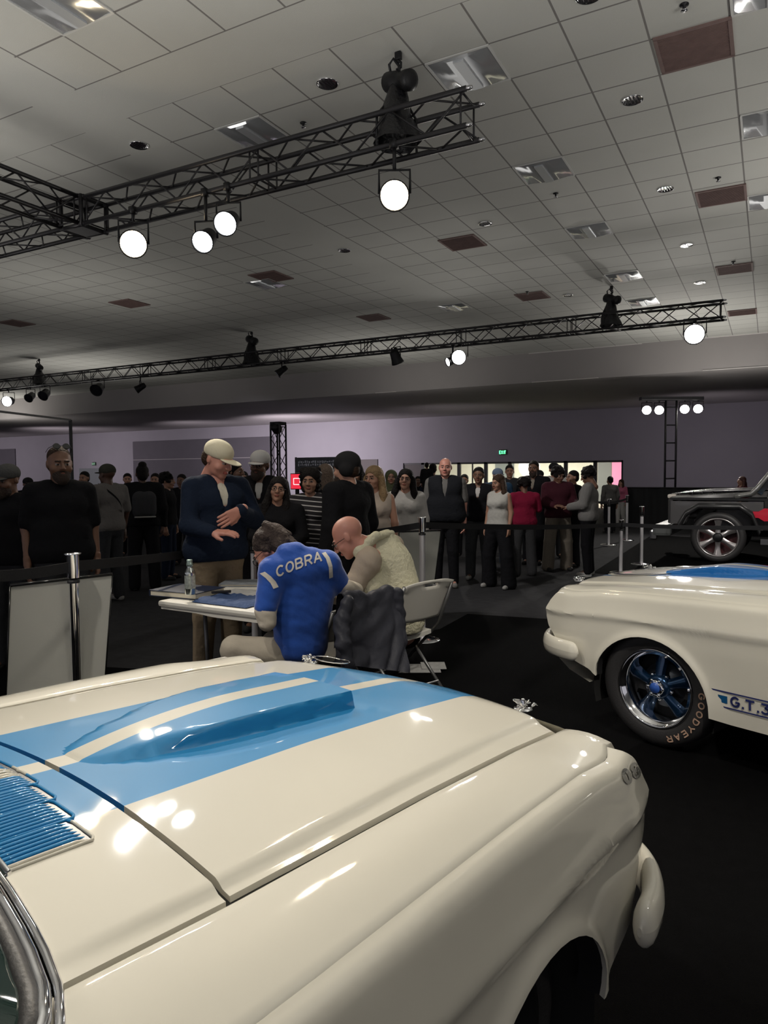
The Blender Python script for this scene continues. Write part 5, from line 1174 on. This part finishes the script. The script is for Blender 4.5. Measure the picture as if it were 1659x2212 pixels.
person(601, 1031, 6.15, 'smiling woman in black with glasses and long dark hair', 4, fem=True, tone='tan', hair='long', glasses='on', top=BK, pants=BK, arms=('front', 'front'), wide=1.1, head=(0, -4, 8), vox=.016, group=R_)
person(670, 1013, 6.6, 'woman in a black and white striped t-shirt with curly dark hair', 8, fem=True, tone='tan', fat=1, hair='curly', top=stripes('black_white_stripe', (.012, .010, .014), (.50, .48, .48), .042, .22), sleeve=.36, pants=cloth('pink_shorts', (.55, .04, .16)), skirtlen=1, wide=1.12, topfat=.12, arms=('down', 'down'), head=(4, 4, 0), vox=.015, group=R_)
person(750, 979, 6.0, 'man in a dark beanie and black coat with his back turned, facing left', 128, tone='fair', beanie=DK, beard=HBD, hair='short', hairm=HBR, top=BK, puffy=1, pants=BK, wide=1.12, head=(0, 6, 0), vox=.016, group=R_)
person(703, 1004, 7.4, 'person with long light-brown hair turned away, left of the man in the beanie', 165, fem=True, tone='fair', hair='back_hair', hairm=HLB, top=BK, pants=BK, head=(0, 0, 6), group=R_)
person(807, 1008, 6.9, 'blonde woman in a pale camisole, right of the man in the beanie', 14, fem=True, tone='fair', hair='longwide', hairm=HBL, top=cloth('pale_cami', (.50, .42, .36)), sleeve=0, pants=GY, arms=('fold', 'down'), head=(14, 2, 0), vox=.016, group=R_)
person(768, 1004, 8.1, 'dark-haired woman mostly hidden behind the blonde woman', 20, fem=True, tone='tan', hair='longwide', top=BK, pants=BK, group=R_)
person(876, 1014, 7.75, 'woman in glasses with long black hair and a white cardigan', 4, fem=True, tone='fair', hair='longwide', glasses='on', top=WT, sleeve=1., pants=DG, head=(2, -4, 4), vox=.016, group=R_)
person(962, 991, 9.9, 'bald man in a dark vest over a grey shirt, centre of the crowd', 4, tone='ruddy', fat=1, top=GY, sleeve=.42, vest=cloth('vest_black', (.012, .013, .016)), inner=GY, pants=BK, wide=1.12, topfat=.18, arms=('down', 'down'), shoes=cloth('shoe_grey', (.2, .19, .18)), group=R_)
person(1034, 1011, 10.6, 'dark-haired man in a black jacket, white tee and grey trousers', 8, tone='brown', hair='short', top=BK, inner=WT, pants=cloth('grey_pants', (.055, .057, .06)), wide=1.08, wideleg=.15, shoes=cloth('shoe_white', (.35, .34, .33)), group=R_)
person(1077, 1026, 9.8, 'woman in a white tank top and wide black trousers with long dark hair', 35, fem=True, tone='tan', hair='longwide', hairm=HBR, top=cloth('white_tank', (.42, .41, .38)), sleeve=0, pants=BK, wideleg=.6, arms=('down', 'down'), shoes=MATS['cloth_shoe_white'], head=(10, 8, 0), group=R_)
person(1075, 1012, 12.1, 'person in a pale blue cap and blue shirt behind the woman in the tank top', -20, tone='tan', cap=cloth('blue_cap', (.16, .21, .30)), top=cloth('blue_shirt', (.03, .07, .13)), pants=DN, wide=1.15, group=R_)
person(1153, 997, 12.3, 'tall man in an open dark jacket over a beige tee', 12, tone='brown', hair='short', beard=HBD, top=BK, inner=BE, pants=BK, wide=1.15, group=R_)
person(1132, 1033, 10.9, 'person in a red jersey with pale lettering and grey trousers, seen from behind', 160, tone='brown', hair='fluffy', top=cloth('red_jersey', (.22, .012, .04)), sleeve=.45, pants=cloth('charcoal_pants', (.045, .045, .048)), wideleg=.3, wide=1.2, topfat=.05, arms=('fold', 'fold'), shoes=MATS['cloth_shoe_white'], group=R_)
person(1197, 1000, 13.2, 'man in a black cap and white shirt behind the person in maroon', -6, tone='fair', cap=DK, top=WT, pants=DG, group=R_)
person(1206, 1011, 11.5, 'person in a maroon hoodie and baggy beige trousers', -22, tone='brown', hair='fluffy', top=cloth('maroon_hoodie', (.055, .014, .022)), puffy=1, pants=cloth('baggy_beige', (.19, .165, .135)), wideleg=.45, wide=1.1, arms=('front', 'front'), head=(-10, 18, 0), group=R_)
person(1272, 1012, 10.9, 'person in a grey hoodie and black trousers with big dark hair, facing left', 100, tone='brown', hair='fluffy', top=cloth('grey_hoodie', (.20, .195, .19)), puffy=1, pants=BK, wide=1.0, arms=('front', 'front'), head=(0, 20, 0), shoes=MATS['cloth_shoe_white'], vox=.018, group=R_)
person(1238, 1018, 12., 'person in black holding hands up in front of the lit doorway', 60, tone='tan', hair='short', top=BK, pants=BK, arms=('phone', 'phone'), group=R_)
person(232, 1003, 8.9, 'man in a grey t-shirt and cap with a bag strap across his back', 140, tone='dark', cap=cloth('camo_cap', (.05, .05, .04), var=.6), top=cloth('grey_tee', (.15, .14, .135)), sleeve=.45, pants=DG, wide=1.15, bag='strap', shoes=MATS['cloth_shoe_white'], group=R_)
person(307, 1006, 9.8, 'person in black with hair in a puff, wearing a dark backpack', 175, tone='dark', hair='bun', top=BK, puffy=1, pants=BK, bag='backpack', wide=1.1, wideleg=.2, group=R_)
person(360, 1024, 10.8, 'person with dark hair in profile, left of the man in the cream cap', -70, tone='tan', hair='fluffy', top=BK, pants=NV, group=R_)
person(505, 997, 8.3, 'dark-haired person between the two men in pale caps', -60, fem=True, tone='brown', hair='back_hair', top=BK, pants=BK, group=R_)
bgp = [(60, 1032, 12.5, 'distant person with a dark cap between the two men at far left', 0), (182, 1020, 13., 'distant dark-haired person just right of the bearded man', 30), (275, 1024, 14., 'distant person holding up a phone behind the man in the grey t-shirt', 0), (392, 1026, 12.5, 'distant person behind the left shoulder of the man in the cream cap', 20), (335, 1024, 13., 'distant dark-haired person behind the backpack wearer', 10),
       (525, 1020, 11., 'distant pale face between the two capped men', 0), (845, 1018, 12.5, 'distant hooded person in dull green, between blonde and glasses-wearing women', 0), (1003, 1026, 13.5, 'distant dark-haired head right of the bald man', 10), (935, 1003, 16.5, 'dark distant person carrying a child, left of the bald man', 180), (903, 1030, 17., 'distant head in front of the first lit window', 0), (1101, 1006, 14., 'distant dark-haired person beside the blue-capped person', 0), (1165, 1016, 14., 'distant person with a dark cap behind the tall man', 170)]
for i, (px, py, d, lab, yw) in enumerate(bgp):
    kw = dict(hair='short') if i not in (0, 6, 11) else (dict(hood=cloth('green_hoodie', (.05, .055, .03))) if i == 6 else dict(cap=DK))
    person(px, py, d, lab, yw, tone=['brown', 'tan', 'fair'][i % 3], top=[BK, DG, NV][i % 3] if i != 6 else MATS['cloth_green_hoodie'], pants=BK, vox=.028, arms=('phone', 'down') if i == 2 else ('down', 'down'), group='faint people deep in the crowd', **kw)
person(1318, 1030, 18.5, 'person in a grey sweatshirt walking past the lit doorway, back turned', 150, tone='tan', hair='short', top=GY, pants=BK, vox=.025, wide=1.1, group=R_)
person(1342, 1036, 20.5, 'woman in pink at the right edge of the lit doorway', 30, fem=True, tone='fair', hair='long', hairm=HBR, top=cloth('pink_top', (.45, .12, .2)), pants=WT, vox=.025, group=R_)
person(1603, 1030, 16.5, 'person with reddish hair behind the hood of the off-road car', 60, fem=True, tone='fair', hair='longwide', hairm=mat('hair_red', (.09, .03, .025), .5), top=cloth('dark_red_top', (.07, .012, .02)), pants=BK, vox=.024, group=R_)
q = PD(922, 1001, 16.); ch = person(922, 1000, 16.2, 'small child riding on an adult\'s shoulders, silhouetted against the lit window', 180, tone='brown', hair='short', top=BK, pants=BK, vox=.02, H=.95, group=None); ch.location.z = PD(922, 1000, 16.2).z-.95
# ================================================================ the two seated men
def capsules(pts): pass
def seated(label, J, tone, headrot, shirt, extra):
    """J: world joints"""
    o = J['hip']; base = Vector((o.x, o.y, 0)); g = lambda v: A(*(Vector(v)-base))
    b = Blob(); hip, nk, hc = g(J['hip']), g(J['neck']), g(J['head'])
    mid = (hip*.55+nk*.45); vw = A(.1, -.18, 0)*-.35; b.cone(hip+vw, mid+vw, .09, .08, .05).cone(mid+vw, nk*.8+hip*.2+vw*.6, .08, .07, .05).cone(g(J['shl']), g(J['shr']), .058, None, .05).cone(nk, hc, .055, .055, .03)
    for k in ('l', 'r'):
        hj = g(J['hip'+k]); b.cone(hj, g(J['kn'+k]), .085, .058, .04).cone(g(J['kn'+k]), g(J['an'+k]), .054, .038, .02).cone(g(J['an'+k]), g(J['toe'+k]), .036, .03, .02)
        b.cone(g(J['sh'+k]), g(J['el'+k]), .05, .04, .03).cone(g(J['el'+k]), g(J['wr'+k]), .038, .027, .02)
    V, F = b.mesh(.015); Vs, Fs, Ms = [V], [F], [np.zeros(len(F), int)]; n = len(V)
    HM = Matrix.Translation(tuple(hc)) @ headrot @ Matrix.Scale(1.14, 4); hv, hf, hm = head_t(False, .06, .0055); Vs.append(xf(hv, HM)); Fs.append(hf+n); Ms.append(hm); n += len(hv)
    for k, mir in (('l', True), ('r', False)):
        d = Vector(J['wr'+k])-Vector(J['el'+k]); M = handM(tuple(g(J['wr'+k])), d, (0, 0, -1), 1.05, mir); hv, hf = HANDS[1.0 if k == 'r' else .25]; Vs.append(xf(hv, M)); Fs.append(hf[:, ::-1]+n if mir else hf+n); Ms.append(np.zeros(len(hf), int)); n += len(hv)
    root = newobj('person', np.concatenate(Vs), np.concatenate(Fs), skin(tone), None, True, np.concatenate(Ms)); root.location = base; setp(root, label, 'person')
    return root, g, HM
Z = Vector((0, 0, 1))
# --- man in the blue jacket
BJ = dict(hip=PD(632, 1398, 4.32), neck=PD(628, 1200, 4.32), head=PD(603, 1187, 4.30), shl=PD(592, 1234, 4.18), shr=PD(706, 1218, 4.30), ell=PD(576, 1322, 4.14), wrl=PD(585, 1290, 4.36), elr=PD(738, 1268, 4.42), wrr=PD(676, 1288, 4.62),
          hipl=PD(600, 1410, 4.30), hipr=PD(668, 1405, 4.40), knl=PD(506, 1402, 4.30), knr=PD(590, 1390, 4.85))
BJ['head'] = PD(586, 1188, 4.36)
BJ['anl'] = Vector((BJ['knl'].x-.02, BJ['knl'].y+.05, .10)); BJ['anr'] = Vector((BJ['knr'].x, BJ['knr'].y, .10)); fw = Vector((-.85, .5, 0))
BJ['toel'] = BJ['anl']+Vector((-.13, .07, -.06)); BJ['toer'] = BJ['anr']+Vector((-.10, .10, -.06))
# head: facing left and down, seen from behind
def look(yaw_deg, pitch, roll=0):     # yaw 0 = faces the camera, 90 = faces image-left
    base = math.atan2(-.877, .477); return rotm(base-math.radians(yaw_deg)+math.pi/2, math.radians(pitch), math.radians(roll))
pb, g, HM = seated('seated man in a blue racing jacket with white shoulder bands, head bent over the table', BJ, 'ruddy', look(112, 42, 0), None, None)
JB = cloth('royal_blue', (.018, .075, .36), .6, bump=.35, bscale=14, sheen=.3); JW = cloth('jacket_white', (.62, .58, .52), bump=.1)
def wr_fn(amp, f):
    def fn(X, Y, Z_): return amp*(np.sin(f*Z_*1.7+2*np.sin(f*.5*X+1.3)+Y*f)*np.sin(f*.7*X+f*.4*Z_))
    return fn
hip, nk = g(BJ['hip']), g(BJ['neck']); shl, shr = g(BJ['shl']), g(BJ['shr']); j = Blob()
hem = g(PD(640, 1412, 4.30)); up_l, up_r = A(0, 0, 0), 0
j.cone(g(PD(640, 1390, 4.34)), g(PD(658, 1388, 4.40)), .120, .120, .05).cone(g(PD(640, 1395, 4.30)), g(PD(606, 1262, 4.26)), .115, .105, .06).cone(g(PD(664, 1392, 4.36)), g(PD(688, 1258, 4.36)), .12, .11, .06).cone(g(PD(650, 1330, 4.33)), g(PD(644, 1240, 4.28)), .14, .13, .06)
j.cone(shl, shr, .088, .078, .05).cone(g(PD(625, 1212, 4.22)), g(PD(672, 1205, 4.28)), .07, .065, .05).cone(g(PD(618, 1196, 4.22)), g(PD(640, 1190, 4.24)), .062, .055, .03)
j.cone(shl, g(PD(574, 1312, 4.13)), .088, .066, .03).cone(shr, g(BJ['elr']), .080, .062, .03)
j.ell(g(PD(640, 1470, 4.32)), (.4, .4, .14), .02, True)
V, F = j.mesh(.010, wr_fn(.0016, 48)); jk = newobj('jacket', V, F, JB, pb)
# collar, cuffs, undershirt, trousers, hair, glasses
newobj('collar', *Blob().cone(g(PD(600, 1208, 4.24)), g(PD(626, 1190, 4.24)), .034, .038, .02).cone(g(PD(626, 1190, 4.24)), g(PD(652, 1190, 4.32)), .038, .032, .02).mesh(.009), JB, pb)
def limbcuff(nm, a, b_, ra, rb, m): 
    V, F = Blob().cone(g(a), g(b_), ra, rb, .01).mesh(.009, wr_fn(.002, 60)); return newobj(nm, V, F, m, pb)
UND = cloth('undershirt_cream', (.50, .45, .38), bump=.2)
limbcuff('sleeve', PD(574, 1320, 4.13), PD(577, 1344, 4.12), .066, .054, UND); limbcuff('sleeve', BJ['ell']*.9+BJ['wrl']*.1, BJ['wrl'], .045, .038, UND); limbcuff('sleeve', PD(745, 1268, 4.40), PD(768, 1275, 4.55), .052, .05, UND); limbcuff('sleeve', BJ['elr'], BJ['wrr'], .045, .036, UND)
tk = Blob()
for k in ('l', 'r'): tk.cone(g(BJ['hip'+k]), g(BJ['kn'+k]), .098, .078, .03).cone(g(BJ['kn'+k]), g(BJ['an'+k]), .078, .062, .03)
V, F = tk.mesh(.012, wr_fn(.002, 40)); newobj('trousers', V, F, cloth('stone_trousers', (.38, .34, .28), bump=.2), pb)
for k in ('l', 'r'):
    V, F = Blob().cone(g(BJ['an'+k]-Z*.04), g(BJ['toe'+k]), .046, .04, .02).mesh(.014); newobj('shoe', V, F, MATS['cloth_shoe_dark'], pb)
headfit(pb, HM, dict(hair='mop', hairm=HG, glasses='on'))
# white shoulder bands and the back lettering, laid on the jacket surface
def surf(obj, name, pts2d, depth, m, parent, lift=.0035):
    """pts2d quads in photo pixels, dropped onto the cloth along the line of sight from in front of it"""
    me = obj.data; vs = [v.co.copy() for v in me.vertices]; tree = BVHTree.FromPolygons(vs, [tuple(p.vertices) for p in me.polygons]); base = parent.location; mb = MB()
    for qd in pts2d:
        out = []
        for (x, y) in qd:
            o_ = EYE-base; d = ray(x, y).normalized(); h = tree.ray_cast(o_, d)
            if h[0] is None: out = None; break
            n_ = h[1] if h[1].dot(d) < 0 else -h[1]; out.append(h[0]+n_*lift*.6-d*lift*.6)
        if out: mb.add(out, [(3, 2, 1, 0)])
    return mb.build(name, m, parent, True)
q, wd = letters('COBRA', 24, w=.92, stroke=.17, adv=1.04, seg=.18); ql = []
for c in q:
    r = []
    for p in c:
        u = p.x/wd; x = 598+u*101; y = 1248-u*36+6*math.sin(u*math.pi)*-.4; ca, sa = math.cos(-.33), math.sin(-.33); r.append((x+(-sa)*-0-p.y*math.sin(.18)*.55, y-p.y*.97+0))
    ql.append(r)
surf(jk, 'back_lettering', ql, 0, JW, pb)
def band(path, w):
    qd = []
    for i in range(len(path)-1):
        (x0, y0), (x1, y1) = path[i], path[i+1]
        for k in range(4):
            a, b_ = k/4, (k+1)/4; p0 = (x0+(x1-x0)*a, y0+(y1-y0)*a); p1 = (x0+(x1-x0)*b_, y0+(y1-y0)*b_)
            for e in range(3):
                w0, w1 = w*(e/3-.5), w*((e+1)/3-.5); qd.append([(p0[0]+w0, p0[1]-w0*.35), (p0[0]+w1, p0[1]-w1*.35), (p1[0]+w1, p1[1]-w1*.35), (p1[0]+w0, p1[1]-w0*.35)])
    return qd
surf(jk, 'shoulder_band', band([(567, 1237), (580, 1247), (590, 1258), (596, 1270)], 11), 0, JW, pb); surf(jk, 'shoulder_band', band([(699, 1194), (708, 1206), (714, 1224), (715, 1248)], 8), 0, JW, pb)
# --- man in the cream vest
CV = dict(hip=PD(872, 1372, 5.17), neck=PD(800, 1178, 5.08), head=PD(752, 1160, 5.04), shl=PD(795, 1215, 4.94), shr=PD(850, 1178, 5.30), ell=PD(752, 1285, 4.88), wrl=PD(706, 1292, 5.06), elr=PD(780, 1262, 5.42), wrr=PD(705, 1275, 5.42),
          hipl=PD(850, 1385, 5.08), hipr=PD(880, 1372, 5.32), knl=PD(760, 1385, 5.02), knr=PD(770, 1370, 5.42))
for k in ('l', 'r'): CV['an'+k] = Vector((CV['kn'+k].x-.03, CV['kn'+k].y, .10)); CV['toe'+k] = CV['an'+k]+Vector((-.14, .05, -.06))
pb, g, HM = seated('seated bald man in a quilted cream vest and glasses, bent over the table', CV, 'ruddy', look(100, 38, 0), None, None)
VC = cloth('cream_quilt', (.60, .57, .42), .8, bump=.7, bscale=45); j = Blob()
hp_ = PD(880, 1340, 5.17); j.cone(g(PD(860, 1340, 5.20)), g(PD(852, 1336, 5.32)), .15, .14, .06).cone(g(PD(872, 1335, 5.17)), g(PD(842, 1210, 5.14)), .155, .135, .08).cone(g(PD(858, 1280, 5.15)), g(PD(850, 1225, 5.14)), .165, .14, .07)
j.cone(g(PD(803, 1222, 5.02)), g(PD(858, 1195, 5.27)), .09, .08, .06).cone(g(PD(812, 1185, 5.12)), g(PD(842, 1172, 5.17)), .075, .07, .05).cone(g(PD(795, 1172, 5.08)), g(PD(836, 1155, 5.14)), .050, .04, .03).cone(g(PD(800, 1270, 5.00)), g(PD(812, 1330, 5.07)), .11, .13, .06)
j.ell(g(PD(880, 1432, 5.20)), (.5, .5, .24), .02, True)
V, F = j.mesh(.011, wr_fn(.0015, 75)); vt = newobj('vest', V, F, VC, pb)
newobj('collar', *Blob().cone(g(PD(778, 1190, 5.00)), g(PD(812, 1158, 5.04)), .040, .036, .02).cone(g(PD(778, 1192, 5.0)), g(PD(806, 1222, 4.98)), .05, .07, .03).cone(g(PD(822, 1158, 5.06)), g(PD(846, 1152, 5.15)), .026, .024, .02).mesh(.009), VC, pb)
BS = cloth('taupe_shirt', (.42, .35, .28), bump=.4, bscale=16)
V, F = Blob().cone(g(CV['neck']*.35+CV['shl']*.65), g(CV['shl']), .075, .09, .03).cone(g(CV['shl']), g(CV['ell']), .09, .064, .03).cone(g(CV['ell']), g(CV['wrl']), .062, .045, .03).mesh(.011, wr_fn(.004, 30)); newobj('sleeve', V, F, BS, pb)
V, F = Blob().cone(g(CV['shr']), g(CV['elr']), .08, .06, .03).cone(g(CV['elr']), g(CV['wrr']), .058, .042, .03).mesh(.014); newobj('sleeve', V, F, BS, pb)
tk = Blob()
for k in ('l', 'r'): tk.cone(g(CV['hip'+k]), g(CV['kn'+k]), .10, .08, .03).cone(g(CV['kn'+k]), g(CV['an'+k]), .078, .062, .03)
V, F = tk.mesh(.014); newobj('trousers', V, F, BK, pb)
for k in ('l', 'r'): newobj('shoe', *Blob().cone(g(CV['an'+k]-Z*.04), g(CV['toe'+k]), .046, .04, .02).mesh(.014), MATS['cloth_shoe_dark'], pb)
headfit(pb, HM, dict(glasses='on'))
# dark jacket hung on the first chair: a folded sheet falling from the chair back
TLp, TRp = PD(742, 1294, 4.22), PD(852, 1280, 4.52); BLp, BRp = PD(706, 1432, 4.08), PD(868, 1452, 4.42); c0 = (TLp+TRp)/2
nrm = (TRp-TLp).cross(BLp-TLp).normalized(); nrm = -nrm if nrm.y > 0 else nrm; P = []
for i in range(61):
    u = i/60; row = []
    top = TLp.lerp(TRp, u)+Z*(.016*math.sin(u*9)+.006*math.sin(u*23)); bot = BLp.lerp(BRp, u)
    for k in range(8): row.append(top-nrm*(.05+.03*math.cos(k/8*math.pi*.5))+Z*(-.30+.30*k/8))
    for k in range(7): a = math.pi*k/6; row.append(top-nrm*(.035*math.cos(a)+.02)+Z*(.035*math.sin(a)))
    for k in range(1, 34):
        v = k/33; q_ = top.lerp(bot, v); f_ = .006+.018*v; w_ = u*3.4+.9*math.sin(v*3+u*4)+.5*v
        row.append(q_+nrm*(.016+.05*v+f_*(abs(math.sin(w_*math.pi*.85))**.7*1.5-.8)+.003*math.sin(24*v+11*u)*v+.004*math.sin(15*u+17*v)))
    P.append([p_-c0 for p_ in row])
SJ = cloth('slate_jacket', (.030, .031, .040), .45, bump=.35, bscale=16)
o = MB().grid(P).grid([[p_-nrm*.012 for p_ in r] for r in P], flip=True).build('draped_jacket', SJ, None, True); o.location = c0; setp(o, 'dark slate jacket draped over the folding chair behind the blue-jacketed man', 'jacket')
def sl_(pts, rr): V, F = (lambda B_: [B_.cone(tuple(pts[i]-c0), tuple(pts[i+1]-c0), rr[i], rr[i+1], .02) for i in range(len(pts)-1)][-1].mesh(.010, wr_fn(.005, 45)))(Blob()); return newobj('jacket_sleeve', V, F, SJ, o)
sl_([TLp+nrm*.04-Z*.01, PD(738, 1345, 4.16), PD(742, 1392, 4.10), PD(752, 1440, 4.10)], [.035, .05, .045, .04])
sl_([TRp+nrm*.03, PD(858, 1330, 4.52), PD(862, 1385, 4.46), PD(852, 1440, 4.42)], [.035, .05, .05, .045])
